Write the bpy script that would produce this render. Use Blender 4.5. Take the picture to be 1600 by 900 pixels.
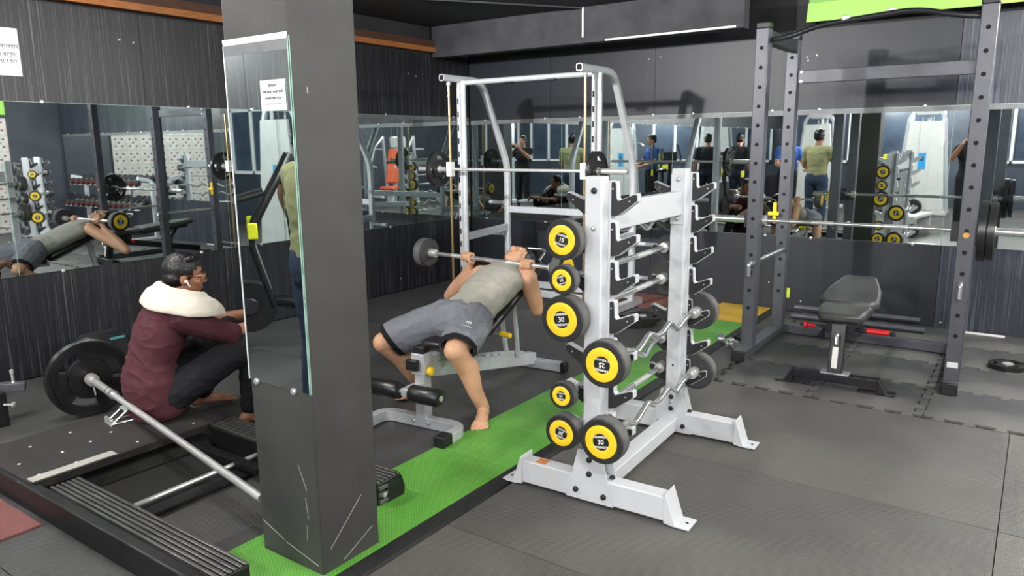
import bpy, bmesh, math, random
from mathutils import Vector, Matrix, noise, Quaternion
R_ = math.radians
random.seed(7)
for o in list(bpy.data.objects): bpy.data.objects.remove(o)
SC = bpy.context.scene
COL = SC.collection
# ------------------------------------------------------------------ camera
CAM_YAW, CAM_PITCH, CAM_ROLL, F_PX, CAM_H = 0.61673545, 0.19134572, -0.01007318, 1159.7, 1.55
cd = bpy.data.cameras.new('camera'); cam = bpy.data.objects.new('camera', cd); COL.objects.link(cam)
cd.sensor_width = 36.0; cd.lens = F_PX / 1600 * 36.0; cd.clip_start = 0.05
d = Vector((-math.sin(CAM_YAW)*math.cos(CAM_PITCH), math.cos(CAM_YAW)*math.cos(CAM_PITCH), -math.sin(CAM_PITCH)))
r = Vector((math.cos(CAM_YAW), math.sin(CAM_YAW), 0)); u = r.cross(d)
c_, s_ = math.cos(CAM_ROLL), math.sin(CAM_ROLL)
r2 = c_*r + s_*u; u2 = -s_*r + c_*u
cam.matrix_world = Matrix(((r2.x, u2.x, -d.x, 0), (r2.y, u2.y, -d.y, 0), (r2.z, u2.z, -d.z, CAM_H), (0, 0, 0, 1)))
SC.camera = cam
# ------------------------------------------------------------------ world, exposure
w = bpy.data.worlds.new('world'); SC.world = w; w.use_nodes = True
w.node_tree.nodes['Background'].inputs[0].default_value = (0.75, 0.85, 1.0, 1)
w.node_tree.nodes['Background'].inputs[1].default_value = 0.02
SC.view_settings.view_transform = 'Standard'; SC.view_settings.look = 'None'
SC.view_settings.gamma = 1.0; SC.view_settings.use_curve_mapping = False
SC.view_settings.exposure = 1.42
# ceiling LED battens: (x, y, along, watts)
CEIL_Z = 2.80
LIGHTS = [(-4.1, 1.35, 'y', 48), (0.80, 5.85, 'y', 78), (0.9, 2.9, 'y', 62), (0.1, 0.5, 'x', 62), (-3.6, -1.6, 'x', 110),
          (0.2, -2.6, 'x', 130), (2.8, 5.0, 'y', 70), (3.0, -0.5, 'y', 60), (-2.2, -4.8, 'x', 150)]
FLOOD = ((-3.9, 1.65, 2.66), (-3.2, 7.0, 2.0), 330)   # LED flood lamp: position, aim, watts
# ------------------------------------------------------------------ helpers
def lin(c):
    return tuple(((v/255/12.92) if v/255 <= 0.04045 else ((v/255+0.055)/1.055)**2.4) for v in c)
MATS = {}
def mat(name, col, rough=0.5, metal=0.0, nscale=0, namt=0.0, bump=0.0, bscale=60, spec=0.5, coat=0, stretch=None, col2=None, emit=0, rvar=0.0):
    """procedural principled material; col in sRGB 0-255"""
    if name in MATS: return MATS[name]
    m = bpy.data.materials.new(name); m.use_nodes = True; nt = m.node_tree; N = nt.nodes; L = nt.links
    b = N['Principled BSDF']; c = lin(col)
    b.inputs['Base Color'].default_value = (*c, 1); b.inputs['Roughness'].default_value = rough
    b.inputs['Metallic'].default_value = metal; b.inputs['Specular IOR Level'].default_value = spec
    if coat: b.inputs['Coat Weight'].default_value = coat; b.inputs['Coat Roughness'].default_value = 0.12
    tc = N.new('ShaderNodeTexCoord'); src = tc.outputs['Object']
    if stretch:
        mp = N.new('ShaderNodeMapping'); mp.inputs['Scale'].default_value = stretch; L.new(src, mp.inputs[0]); src = mp.outputs[0]
    if nscale:
        nz = N.new('ShaderNodeTexNoise'); nz.inputs['Scale'].default_value = nscale; nz.inputs['Detail'].default_value = 5
        L.new(src, nz.inputs['Vector'])
        mx = N.new('ShaderNodeMix'); mx.data_type = 'RGBA'
        cc = lin(col2) if col2 else tuple(v*(1-namt) for v in c)
        c1 = c if col2 else tuple(min(1, v*(1+namt)) for v in c)
        mx.inputs['A'].default_value = (*cc, 1); mx.inputs['B'].default_value = (*c1, 1)
        rp = N.new('ShaderNodeMapRange'); rp.inputs['From Min'].default_value = 0.3; rp.inputs['From Max'].default_value = 0.7
        L.new(nz.outputs['Fac'], rp.inputs['Value']); L.new(rp.outputs[0], mx.inputs['Factor'])
        L.new(mx.outputs['Result'], b.inputs['Base Color'])
        if rvar:
            rr = N.new('ShaderNodeMapRange'); rr.inputs['To Min'].default_value = max(0, rough-rvar); rr.inputs['To Max'].default_value = rough+rvar
            L.new(nz.outputs['Fac'], rr.inputs['Value']); L.new(rr.outputs[0], b.inputs['Roughness'])
    if bump:
        n2 = N.new('ShaderNodeTexNoise'); n2.inputs['Scale'].default_value = bscale; n2.inputs['Detail'].default_value = 4
        L.new(src, n2.inputs['Vector'])
        bp = N.new('ShaderNodeBump'); bp.inputs['Strength'].default_value = bump; bp.inputs['Distance'].default_value = 0.004
        L.new(n2.outputs['Fac'], bp.inputs['Height']); L.new(bp.outputs[0], b.inputs['Normal'])
    if emit:
        b.inputs['Emission Color'].default_value = (*c, 1); b.inputs['Emission Strength'].default_value = emit
    MATS[name] = m
    return m

class MB:
    def __init__(s): s.v = []; s.f = []
    def add(s, vs, fs, M=None):
        o = len(s.v)
        s.v += [tuple(M @ Vector(v)) if M is not None else tuple(v) for v in vs]
        s.f += [tuple(i+o for i in f) for f in fs]
        return s
    def box(s, c, size, M=None):
        x, y, z = (v/2 for v in size); c = Vector(c)
        vs = [c+Vector((a*x, b*y, e*z)) for e in (-1, 1) for b in (-1, 1) for a in (-1, 1)]
        return s.add(vs, [(0,2,3,1),(4,5,7,6),(0,1,5,4),(2,6,7,3),(0,4,6,2),(1,3,7,5)], M)
    def bar(s, p0, p1, w, h, up=(0,0,1)):
        """rectangular bar: w across, h along up"""
        p0, p1, up = Vector(p0), Vector(p1), Vector(up)
        t = (p1-p0).normalized(); sd = t.cross(up)
        if sd.length < 1e-4: up = Vector((0,1,0)); sd = t.cross(up)
        sd.normalize(); uu = sd.cross(t)
        vs = [p+sd*a*w/2+uu*b*h/2 for p in (p0, p1) for b in (-1, 1) for a in (-1, 1)]
        return s.add(vs, [(0,2,3,1),(4,5,7,6),(0,1,5,4),(2,6,7,3),(0,4,6,2),(1,3,7,5)])
    def ring(s, c, a, b, n):
        i0 = len(s.v)
        for k in range(n):
            t = 2*math.pi*k/n; s.v.append(tuple(c + a*math.cos(t) + b*math.sin(t)))
        return i0
    def loft(s, rings, n, cap=True):
        for i in range(len(rings)-1):
            a, b = rings[i], rings[i+1]
            for k in range(n):
                s.f.append((a+k, a+(k+1) % n, b+(k+1) % n, b+k))
        if cap:
            s.f.append(tuple(rings[0]+k for k in reversed(range(n)))); s.f.append(tuple(rings[-1]+k for k in range(n)))
        return s
    def cyl(s, p0, p1, r0, r1=None, n=16):
        p0, p1 = Vector(p0), Vector(p1); r1 = r0 if r1 is None else r1
        t = (p1-p0).normalized(); a = t.orthogonal().normalized(); b = t.cross(a)
        return s.loft([s.ring(p0, a*r0, b*r0, n), s.ring(p1, a*r1, b*r1, n)], n)
    def lathe(s, prof, p0, axis, n=24, ref=None):
        """prof = [(radius, distance along axis)]"""
        p0, t = Vector(p0), Vector(axis).normalized()
        a = t.orthogonal().normalized() if ref is None else Vector(ref); b = t.cross(a)
        return s.loft([s.ring(p0+t*h, a*max(q, 1e-4), b*max(q, 1e-4), n) for q, h in prof], n)
    def tube(s, pts, r, n=10, closed=False):
        pts = [Vector(p) for p in pts]; rs = r if isinstance(r, (list, tuple)) else [r]*len(pts)
        t = (pts[1]-pts[0]).normalized(); a = t.orthogonal().normalized(); rings = []
        for i, p in enumerate(pts):
            if i == 0: tt = (pts[1]-pts[0])
            elif i == len(pts)-1: tt = (pts[-1]-pts[-2])
            else: tt = (pts[i+1]-p).normalized()+(p-pts[i-1]).normalized()
            tt.normalize(); a = (a - tt*a.dot(tt)).normalized(); b = tt.cross(a)
            rings.append(s.ring(p, a*rs[i], b*rs[i], n))
        return s.loft(rings, n)
    def sweep(s, pts, w, h, up=(0,0,1), rnd=0):
        """rectangular (or oval when rnd) profile swept along pts"""
        pts = [Vector(p) for p in pts]; up = Vector(up); rings = []
        n = 16 if rnd else 4
        for i, p in enumerate(pts):
            if i == 0: tt = (pts[1]-pts[0])
            elif i == len(pts)-1: tt = (pts[-1]-pts[-2])
            else: tt = (pts[i+1]-p).normalized()+(p-pts[i-1]).normalized()
            tt.normalize(); sd = tt.cross(up).normalized(); uu = sd.cross(tt)
            i0 = len(s.v)
            if rnd:
                for k in range(n):
                    th = 2*math.pi*k/n; ca, sa = math.cos(th), math.sin(th)
                    s.v.append(tuple(p+sd*w/2*math.copysign(abs(ca)**.6, ca)+uu*h/2*math.copysign(abs(sa)**.6, sa)))
            else:
                for a, b in ((-1,-1),(1,-1),(1,1),(-1,1)): s.v.append(tuple(p+sd*a*w/2+uu*b*h/2))
            rings.append(i0)
        return s.loft(rings, n)
    def prism(s, poly, o, ux, uy, th):
        """2-D polygon in (ux,uy) at o, extruded by th along ux x uy"""
        o, ux, uy = Vector(o), Vector(ux), Vector(uy); nn = ux.cross(uy).normalized()*th
        n = len(poly); i0 = len(s.v)
        for k in (0, 1):
            for x, y in poly: s.v.append(tuple(o+ux*x+uy*y+nn*k))
        s.f.append(tuple(i0+k for k in reversed(range(n)))); s.f.append(tuple(i0+n+k for k in range(n)))
        for k in range(n): s.f.append((i0+k, i0+(k+1) % n, i0+n+(k+1) % n, i0+n+k))
        return s
    def ell(s, c, rad, M=None, nu=16, nv=10):
        c = Vector(c); M = M or Matrix.Identity(3); i0 = len(s.v)
        for j in range(nv+1):
            ph = math.pi*j/nv
            for i in range(nu):
                th = 2*math.pi*i/nu
                s.v.append(tuple(c+M @ Vector((rad[0]*math.sin(ph)*math.cos(th), rad[1]*math.sin(ph)*math.sin(th), rad[2]*math.cos(ph)))))
        for j in range(nv):
            for i in range(nu):
                a, b = i0+j*nu+i, i0+j*nu+(i+1) % nu
                s.f.append((a, a+nu, b+nu, b))
        return s
    def mesh(s, name):
        me = bpy.data.meshes.new(name); me.from_pydata(s.v, [], s.f); me.update()
        bm = bmesh.new(); bm.from_mesh(me); bmesh.ops.remove_doubles(bm, verts=bm.verts, dist=1e-5)
        bmesh.ops.recalc_face_normals(bm, faces=bm.faces); bm.to_mesh(me); bm.free()
        return me

def tag(o, label=None, cat=None, group=None, kind=None):
    if label: o['label'] = label
    if cat: o['category'] = cat
    if group: o['group'] = group
    if kind: o['kind'] = kind
    return o
def link(name, me, m, parent=None, bevel=0, smooth=True, ang=35):
    o = bpy.data.objects.new(name, me); COL.objects.link(o)
    if m is not None and not me.materials: me.materials.append(m)
    if smooth:
        me.shade_smooth(); me.set_sharp_from_angle(angle=R_(ang))
    if parent is not None: o.parent = parent
    if bevel:
        b = o.modifiers.new('bevel', 'BEVEL'); b.width = bevel; b.segments = 2; b.limit_method = 'ANGLE'; b.angle_limit = R_(40); b.harden_normals = False
    return o
def obj(name, mb, m, parent=None, bevel=0, smooth=True, ang=35):
    return link(name, mb.mesh(name), m, parent, bevel, smooth, ang)
def thing(name, label, cat, loc=(0,0,0), rz=0, group=None):
    o = bpy.data.objects.new(name, None); COL.objects.link(o); o.empty_display_size = 0.1
    o.location = loc; o.rotation_euler = (0, 0, rz)
    return tag(o, label, cat, group)
def struct(name, mb, m, label=None, bevel=0):
    o = obj(name, mb, m, None, bevel); o['kind'] = 'structure'; tag(o, label)
    return o
def child(name, me, m, parent, loc=(0,0,0), rot=(0,0,0)):
    o = bpy.data.objects.new(name, me); COL.objects.link(o)
    if m is not None and not me.materials: me.materials.append(m)
    o.parent = parent; o.location = loc; o.rotation_euler = rot
    return o
def dup(root, loc=None, rz=None, label=None, group=None):
    kids = {}
    def cp(o, par):
        c = o.copy(); COL.objects.link(c); c.parent = par
        if par is not None: c.matrix_parent_inverse = o.matrix_parent_inverse.copy()
        for ch in [k for k in bpy.data.objects if k.parent == o]: cp(ch, c)
        return c
    r = cp(root, None)
    if loc is not None: r.location = loc
    if rz is not None: r.rotation_euler = (0, 0, rz)
    if label: r['label'] = label
    if group: r['group'] = group
    return r
def text_mesh(lines, ext=0.0006):
    """lines = [(body, size, x, y)] -> one mesh in the XY plane facing +Z"""
    mb = MB()
    for body, size, x, y in lines:
        cu = bpy.data.curves.new('t', 'FONT'); cu.body = body; cu.size = size; cu.align_x = 'CENTER'; cu.align_y = 'CENTER'
        cu.extrude = ext; cu.offset = size*0.018; cu.resolution_u = 3
        to = bpy.data.objects.new('t', cu); COL.objects.link(to)
        me = bpy.data.meshes.new_from_object(to.evaluated_get(bpy.context.evaluated_depsgraph_get()))
        mb.add([(v.co.x+x, v.co.y+y, v.co.z) for v in me.vertices], [tuple(p.vertices) for p in me.polygons])
        bpy.data.objects.remove(to); bpy.data.meshes.remove(me); bpy.data.curves.remove(cu)
    return mb
def basis(z, up=(0,0,1)):
    """3x3 with local z along z and local y as close to up as possible"""
    z = Vector(z).normalized(); up = Vector(up); x = up.cross(z).normalized(); y = z.cross(x)
    return Matrix((x, y, z)).transposed()
def frame(o, z, up=(0,0,1)): return Matrix.Translation(Vector(o)) @ basis(z, up).to_4x4()
def arc_pts(c, r, a0, a1, n, ux, uy):
    c, ux, uy = Vector(c), Vector(ux), Vector(uy)
    return [c+ux*r*math.cos(R_(a0+(a1-a0)*i/n))+uy*r*math.sin(R_(a0+(a1-a0)*i/n)) for i in range(n+1)]
def fillet(pts, r, n=5):
    """round the inner corners of a polyline"""
    pts = [Vector(p) for p in pts]; out = [pts[0]]
    for i in range(1, len(pts)-1):
        p = pts[i]; a = (pts[i-1]-p); b = (pts[i+1]-p); rr = min(r, a.length*.45, b.length*.45)
        A = p+a.normalized()*rr; B = p+b.normalized()*rr
        for k in range(n+1):
            t = k/n; out.append(A*(1-t)**2+p*2*t*(1-t)+B*t*t)
    out.append(pts[-1]); return out
# ------------------------------------------------------------------ shared materials
M_steel = mat('grey_powder_coat', (204, 206, 210), 0.4, 0.0, 25, 0.025, 0.02, 150)
M_smith = mat('silver_powder_coat', (196, 199, 203), 0.33, 0.25, 18, 0.06, 0.04, 160)
M_black = mat('black_plastic', (24, 24, 26), 0.45, 0, 40, 0.25, 0.08, 200)
M_hook = mat('black_rubber_liner', (34, 34, 36), 0.55, 0, 60, 0.2, 0.1, 300)
M_rub = mat('black_rubber', (30, 30, 31), 0.6, 0, 40, 0.25, 0.15, 260)
M_rubg = mat('grey_rubber', (92, 92, 90), 0.65, 0, 22, 0.22, 0.12, 240)  # mottled grey rubber for the side bands of the barbell heads
M_chrome = mat('chrome', (226, 228, 230), 0.18, 0.82, 30, 0.04, 0, 60)
M_chrome2 = mat('brushed_chrome', (214, 214, 212), 0.34, 0.6, 40, 0.08, 0.03, 400, stretch=(1, 1, 1))
M_yel = mat('yellow_plastic', (245, 205, 38), 0.45, 0, 18, 0.08, 0.35, 26)
M_white = mat('white_plastic', (232, 232, 228), 0.5, 0, 30, 0.05)
M_print = mat('white_print', (236, 236, 232), 0.6, 0, 90, 0.06)
M_rack = mat('charcoal_powder_coat', (84, 85, 92), 0.4, 0.2, 14, 0.1, 0.05, 120)
M_rackd = mat('dark_powder_coat', (40, 41, 46), 0.42, 0.1, 16, 0.15, 0.05, 120)
M_hole = mat('dark_hole', (8, 8, 9), 0.8, 0, 40, 0.2)
M_vinyl2 = mat('dusty_sheen_vinyl', (66, 66, 67), 0.36, 0, 7, 0.35, 0.15, 90, stretch=(1, .5, 1))  # dust and a grey sheen, both mixed into the base colour
M_vinyl = mat('black_vinyl', (30, 30, 32), 0.32, 0, 12, 0.3, 0.12, 90)
M_paper = mat('paper', (225, 226, 226), 0.75, 0, 20, 0.03)
M_ink = mat('grey_ink', (70, 70, 74), 0.8, 0, 80, 0.2)
M_brass = mat('brass_rod', (196, 170, 122), 0.28, 0.9, 30, 0.1)
M_red = mat('red_rubber', (214, 30, 36), 0.45, 0, 30, 0.12)
M_green = mat('green_rubber', (92, 158, 56), 0.75, 0, 9, 0.16, 0.35, 160, col2=(78, 138, 48))
M_alu = mat('anodised_aluminium', (118, 118, 116), 0.38, 0.8, 22, 0.25, 0.08, 200, stretch=(0.3, 4, 4))
M_black_al = mat('black_anodised', (38, 38, 40), 0.4, 0.5, 22, 0.3, 0.06, 200)
# ================================================================== ROOM
XA, YB, XR, YF = -5.55, 7.0, 4.6, -6.0
def streak_mat(name, dark, light, fx=(90, 90, 1.2), rough=0.38, amt=(0.52, 0.72), bands=0.7):
    m = bpy.data.materials.new(name); m.use_nodes = True; N = m.node_tree.nodes; L = m.node_tree.links; b = N['Principled BSDF']
    tc = N.new('ShaderNodeTexCoord'); mp = N.new('ShaderNodeMapping'); mp.inputs['Scale'].default_value = fx
    L.new(tc.outputs['Object'], mp.inputs[0])
    nz = N.new('ShaderNodeTexNoise'); nz.inputs['Scale'].default_value = 1.0; nz.inputs['Detail'].default_value = 3; L.new(mp.outputs[0], nz.inputs['Vector'])
    mp2 = N.new('ShaderNodeMapping'); mp2.inputs['Scale'].default_value = (7, 7, 0.15); L.new(tc.outputs['Object'], mp2.inputs[0])
    n2 = N.new('ShaderNodeTexNoise'); n2.inputs['Scale'].default_value = 1.0; n2.inputs['Detail'].default_value = 2; L.new(mp2.outputs[0], n2.inputs['Vector'])
    a = N.new('ShaderNodeMapRange'); a.inputs['From Min'].default_value = amt[0]; a.inputs['From Max'].default_value = amt[1]; L.new(nz.outputs['Fac'], a.inputs['Value'])
    a2 = N.new('ShaderNodeMapRange'); a2.inputs['From Min'].default_value = 0.35; a2.inputs['From Max'].default_value = 0.68; a2.inputs['To Min'].default_value = 1-bands; L.new(n2.outputs['Fac'], a2.inputs['Value'])
    mu = N.new('ShaderNodeMath'); mu.operation = 'MULTIPLY'; L.new(a.outputs[0], mu.inputs[0]); L.new(a2.outputs[0], mu.inputs[1])
    mx = N.new('ShaderNodeMix'); mx.data_type = 'RGBA'; mx.inputs['A'].default_value = (*lin(dark), 1); mx.inputs['B'].default_value = (*lin(light), 1)
    L.new(mu.outputs[0], mx.inputs['Factor']); L.new(mx.outputs['Result'], b.inputs['Base Color'])
    b.inputs['Roughness'].default_value = rough
    bp = N.new('ShaderNodeBump'); bp.inputs['Strength'].default_value = 0.12; bp.inputs['Distance'].default_value = 0.002
    L.new(nz.outputs['Fac'], bp.inputs['Height']); L.new(bp.outputs[0], b.inputs['Normal'])
    return m
M_streak = streak_mat('streaked_laminate', (24, 25, 30), (88, 87, 89))
M_panel = streak_mat('charcoal_laminate', (28, 30, 38), (37, 39, 48), fx=(60, 60, 0.8), rough=0.46, amt=(0.35, 0.75))
M_panel2 = streak_mat('blue_grey_streaked_laminate', (38, 42, 52), (104, 112, 124))
def floor_mat(name, base, alt, pitch=0.011, bump=0.5, wear=(0, 0, 0), wearamt=0.0, rough=0.46):
    m = bpy.data.materials.new(name); m.use_nodes = True; N = m.node_tree.nodes; L = m.node_tree.links; b = N['Principled BSDF']
    tc = N.new('ShaderNodeTexCoord'); mp = N.new('ShaderNodeMapping'); mp.inputs['Rotation'].default_value = (0, 0, R_(45)); L.new(tc.outputs['Object'], mp.inputs[0])
    hs = []
    for ax in 'XY':
        wv = N.new('ShaderNodeTexWave'); wv.wave_type = 'BANDS'; wv.bands_direction = ax; wv.inputs['Scale'].default_value = 0.314/pitch*1.0
        wv.inputs['Distortion'].default_value = 0.0; L.new(mp.outputs[0], wv.inputs['Vector']); hs.append(wv.outputs['Fac'])
    mu = N.new('ShaderNodeMath'); mu.operation = 'MULTIPLY'; L.new(hs[0], mu.inputs[0]); L.new(hs[1], mu.inputs[1])
    nz = N.new('ShaderNodeTexNoise'); nz.inputs['Scale'].default_value = 2.2; nz.inputs['Detail'].default_value = 7; nz.inputs['Roughness'].default_value = 0.62; L.new(tc.outputs['Object'], nz.inputs['Vector'])
    r1 = N.new('ShaderNodeMapRange'); r1.inputs['From Min'].default_value = 0.33; r1.inputs['From Max'].default_value = 0.68; L.new(nz.outputs['Fac'], r1.inputs['Value'])
    mx = N.new('ShaderNodeMix'); mx.data_type = 'RGBA'; mx.inputs['A'].default_value = (*lin(base), 1); mx.inputs['B'].default_value = (*lin(alt), 1)
    L.new(r1.outputs[0], mx.inputs['Factor'])
    m2 = N.new('ShaderNodeMix'); m2.data_type = 'RGBA'; m2.blend_type = 'MULTIPLY'; m2.inputs['Factor'].default_value = 1.0
    rr = N.new('ShaderNodeMapRange'); rr.inputs['To Min'].default_value = 1.18; rr.inputs['To Max'].default_value = 0.5; L.new(mu.outputs[0], rr.inputs['Value'])
    cb = N.new('ShaderNodeCombineColor')
    for k in range(3): L.new(rr.outputs[0], cb.inputs[k])
    L.new(mx.outputs['Result'], m2.inputs['A']); L.new(cb.outputs[0], m2.inputs['B']); last = m2.outputs['Result']
    if wearamt:
        n3 = N.new('ShaderNodeTexNoise'); n3.inputs['Scale'].default_value = 0.9; n3.inputs['Detail'].default_value = 4; L.new(tc.outputs['Object'], n3.inputs['Vector'])
        r3 = N.new('ShaderNodeMapRange'); r3.inputs['From Min'].default_value = 0.48; r3.inputs['From Max'].default_value = 0.66; r3.inputs['To Max'].default_value = wearamt; L.new(n3.outputs['Fac'], r3.inputs['Value'])
        m3 = N.new('ShaderNodeMix'); m3.data_type = 'RGBA'; L.new(last, m3.inputs['A']); m3.inputs['B'].default_value = (*lin(wear), 1); L.new(r3.outputs[0], m3.inputs['Factor']); last = m3.outputs['Result']
    L.new(last, b.inputs['Base Color']); b.inputs['Roughness'].default_value = rough
    bp = N.new('ShaderNodeBump'); bp.inputs['Strength'].default_value = bump; bp.inputs['Distance'].default_value = 0.003; bp.invert = True
    L.new(mu.outputs[0], bp.inputs['Height']); L.new(bp.outputs[0], b.inputs['Normal'])
    return m
M_fl = floor_mat('grey_diamond_rubber', (72, 71, 69), (88, 87, 84), wear=(98, 96, 88), wearamt=0.6)
M_fl2 = floor_mat('dark_diamond_rubber', (58, 58, 58), (76, 76, 75))
M_puz = floor_mat('dark_foam_mat', (54, 55, 57), (78, 78, 78), pitch=0.006, bump=0.2, wear=(132, 130, 124), wearamt=0.35)
M_greenf = floor_mat('green_rubber_tile', (84, 150, 54), (104, 168, 70), pitch=0.012, bump=0.25)
M_yelf = floor_mat('ochre_rubber_tile', (176, 138, 40), (200, 164, 62), pitch=0.012, bump=0.25)
M_redf = floor_mat('red_rubber_tile', (112, 62, 58), (132, 82, 78), pitch=0.012, bump=0.25)
M_slab = mat('dark_concrete_slab', (30, 30, 30), 0.9, 0, 6, 0.3)
M_ceil = mat('black_painted_ceiling', (34, 34, 37), 0.75, 0, 3, 0.35, 0.3, 12)
M_beam = mat('dark_plaster', (58, 58, 62), 0.8, 0, 5, 0.3, 0.3, 20)
M_pillar = mat('grey_painted_concrete', (57, 57, 56), 0.62, 0, 7, 0.13, 0.25, 30)
M_mirror = mat('mirror_glass', (214, 222, 222), 0.015, 1.0, 3, 0.02)
M_glassedge = mat('green_glass_edge', (150, 190, 172), 0.25, 0.0, 40, 0.1)
M_frost = mat('frosted_glass_band', (112, 115, 117), 0.5, 0.2, 12, 0.15)
M_clip = mat('clip_steel', (200, 200, 200), 0.3, 0.6, 40, 0.1)
M_wood = mat('orange_wood', (150, 92, 44), 0.55, 0, 14, 0.25, 0.1, 60, stretch=(6, 0.6, 6))

floor = struct('floor', MB().box(((XA+XR)/2, (YF+YB)/2, -0.062), (XR-XA+0.4, YB-YF+0.4, 0.1)), M_slab, 'dark slab under the rubber gym mats')
def mats(x0, x1, ys, m, name='rubber_mat', th=0.012, gap=0.004, top=0.0, xs=None):
    cache = {}
    xs = xs or [x0, x1]
    for i in range(len(xs)-1):
        for j in range(len(ys)-1):
            sx, sy = round(xs[i+1]-xs[i]-gap, 4), round(ys[j+1]-ys[j]-gap, 4)
            if (sx, sy) not in cache:
                cache[(sx, sy)] = MB().box((0, 0, -th/2), (sx, sy, th)).mesh(name)
            child(name, cache[(sx, sy)], m, floor, ((xs[i]+xs[i+1])/2, (ys[j]+ys[j+1])/2, top))
frange = lambda a, b, s: [a+s*i for i in range(int(round((b-a)/s))+1)]
mats(0, 0, frange(-6.24, 6.96, 1.2), M_fl2, xs=[-5.53, -3.95, -2.435])
mats(0, 0, [-6.0, -5.04, -3.84, -2.64, -1.44, -0.24, 0.96, 2.16, 3.36, 4.60], M_fl, xs=[-1.872, 0.0, 1.88, 3.2, 4.58])
mats(0, 0, [4.60, 5.8, 6.98], M_fl2, xs=[-1.885, -1.66])
mats(0, 0, [4.60, 5.8, 6.98], M_fl2, xs=[1.38, 2.6, 4.58])
mats(0, 0, [-6.0, -4.0, -2.0, 0.0, 1.17], M_fl2, xs=[-2.43, -1.876])
mats(0, 0, [6.38, 6.98], M_redf, xs=[-3.95, -2.44], th=0.012, top=0.012)
# raised green lane with a black edge strip
mats(0, 0, [0.96+0.44*k for k in range(13)], M_greenf, name='green_tile', xs=[-2.425, -1.955], th=0.024, gap=0.0025, top=0.014)
mats(0, 0, [6.24, 6.60, 6.97], M_yelf, name='ochre_tile', xs=[-2.425, -1.955], th=0.024, gap=0.0025, top=0.014)
o = obj('lane_edge', MB().prism([(0, 0), (0.068, 0), (0.062, 0.014), (0.02, 0.026), (0, 0.026)], (-1.953, 6.97, -0.012), (1, 0, 0), (0, 0, 1), 5.95), M_rub, floor)
# red tile by the left platform
mats(0, 0, [0.70, 1.195], M_redf, name='red_tile', xs=[-4.3, -3.78, -3.27], th=0.024, gap=0.003, top=0.008)
# interlocking puzzle mats inside the power rack bay
def puzzle(size=0.6, th=0.012, n=4):
    g = 0.002
    def edge(p, q, phase):
        p, q = Vector(p), Vector(q); t = (q-p); L = t.length; t.normalize(); nn = Vector((t.y, -t.x)); out = []
        k = L/(2*n)
        out.append(p)
        for i in range(n):
            a = (2*i+0.5+phase*0.0)*k+k*0.1
            for dx, dy in ((0.14, 0), (-0.04, 0.046), (0.90, 0.046), (0.72, 0)):
                out.append(p+t*(a+dx*k)+nn*dy*1.0)
        return out
    h = size/2
    pts = edge((-h, -h), (h, -h), 0)+[Vector((h, -h))]
    # right edge: inward notches
    def inner(p, q):
        p, q = Vector(p), Vector(q); t = (q-p); L = t.length; t.normalize(); nn = Vector((-t.y, t.x)); out = []; k = L/(2*n)
        for i in range(n):
            a = (2*i+0.5)*k+k*0.1
            for dx, dy in ((0.10, 0), (-0.08, 0.050), (0.94, 0.050), (0.76, 0)): out.append(p+t*(a+dx*k)+nn*dy)
        return out
    pts += inner((h, -h), (h, h))+[Vector((h, h))]
    pts += inner((h, h), (-h, h))+[Vector((-h, h))]
    pts += edge((-h, h), (-h, -h), 0)[1:]
    cl = []
    for p in pts:
        if not cl or (Vector(cl[-1])-p).length > 1e-4: cl.append((p.x*(1-g), p.y*(1-g)))
    return MB().prism(cl, (0, 0, -th), (1, 0, 0), (0, 1, 0), th).mesh('puzzle_mat')
pzm = puzzle()
for i in range(5):
    for j in range(4):
        child('puzzle_mat', pzm, M_puz, floor, (-1.328+0.606*i, 4.952+0.606*j, -0.0005*((i+j) % 2)))

# ------------------------------------------------------------------ walls
def panels(parent, specs, name='panel'):
    """specs: (centre, size, material)"""
    for c, s, m in specs:
        me = MB().box((0, 0, 0), s).mesh(name)
        child(name, me, m, parent, c)
wl = struct('wall_left', MB().box((XA-0.08, (YF+YB)/2, 1.5), (0.12, YB-YF+0.3, 3.0)), M_ceil, 'dark left wall clad in streaked black laminate')
ys = frange(-5.98, 6.99, 1.2973)
for j in range(len(ys)-1):
    cy, sy = (ys[j]+ys[j+1])/2, ys[j+1]-ys[j]-0.003
    panels(wl, [((XA-0.01, cy, 0.353), (0.02, sy, 0.704), M_streak), ((XA-0.01, cy, 2.18), (0.02, sy, 0.66), M_streak)])
wb = struct('wall_back', MB().box(((XA+XR)/2, YB+0.08, 1.5), (XR-XA+0.3, 0.12, 3.0)), M_ceil, 'dark back wall clad in charcoal laminate')
bx = [-5.54, -4.43, -3.21, -1.88, -0.62, 0.6, 1.82, 3.04, 4.58]
for i in range(len(bx)-1):
    cx, sx = (bx[i]+bx[i+1])/2, bx[i+1]-bx[i]-0.004
    m = M_panel if bx[i] < -0.7 else M_panel2
    panels(wb, [((cx, YB+0.01, 0.348), (sx, 0.02, 0.694), m), ((cx, YB+0.01, 2.16), (sx, 0.02, 0.68), m)])
wf = struct('wall_front', MB().box(((XA+XR)/2, YF-0.08, 1.5), (XR-XA+0.3, 0.12, 3.0)), mat('blue_grey_wall', (52, 60, 72), 0.5, 0, 4, 0.2), 'blue grey wall at the far end behind the photographer')
M_tilew = mat('white_patterned_tile', (206, 202, 196), 0.4, 0, 9, 0.1, col2=(186, 178, 172))
wr = struct('wall_right', MB().box((XR+0.08, (YF+YB)/2, 1.5), (0.12, YB-YF+0.3, 3.0)), mat('slate_wall', (58, 62, 70), 0.5, 0, 4, 0.2), 'slate grey right wall with a white tiled part')
M_motif = mat('red_motif', (120, 40, 40), 0.6, 0, 30, 0.3)
tme = MB().box((0, 0, 0), (0.02, 0.296, 0.296)).mesh('wall_tile')
mme = MB()
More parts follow.
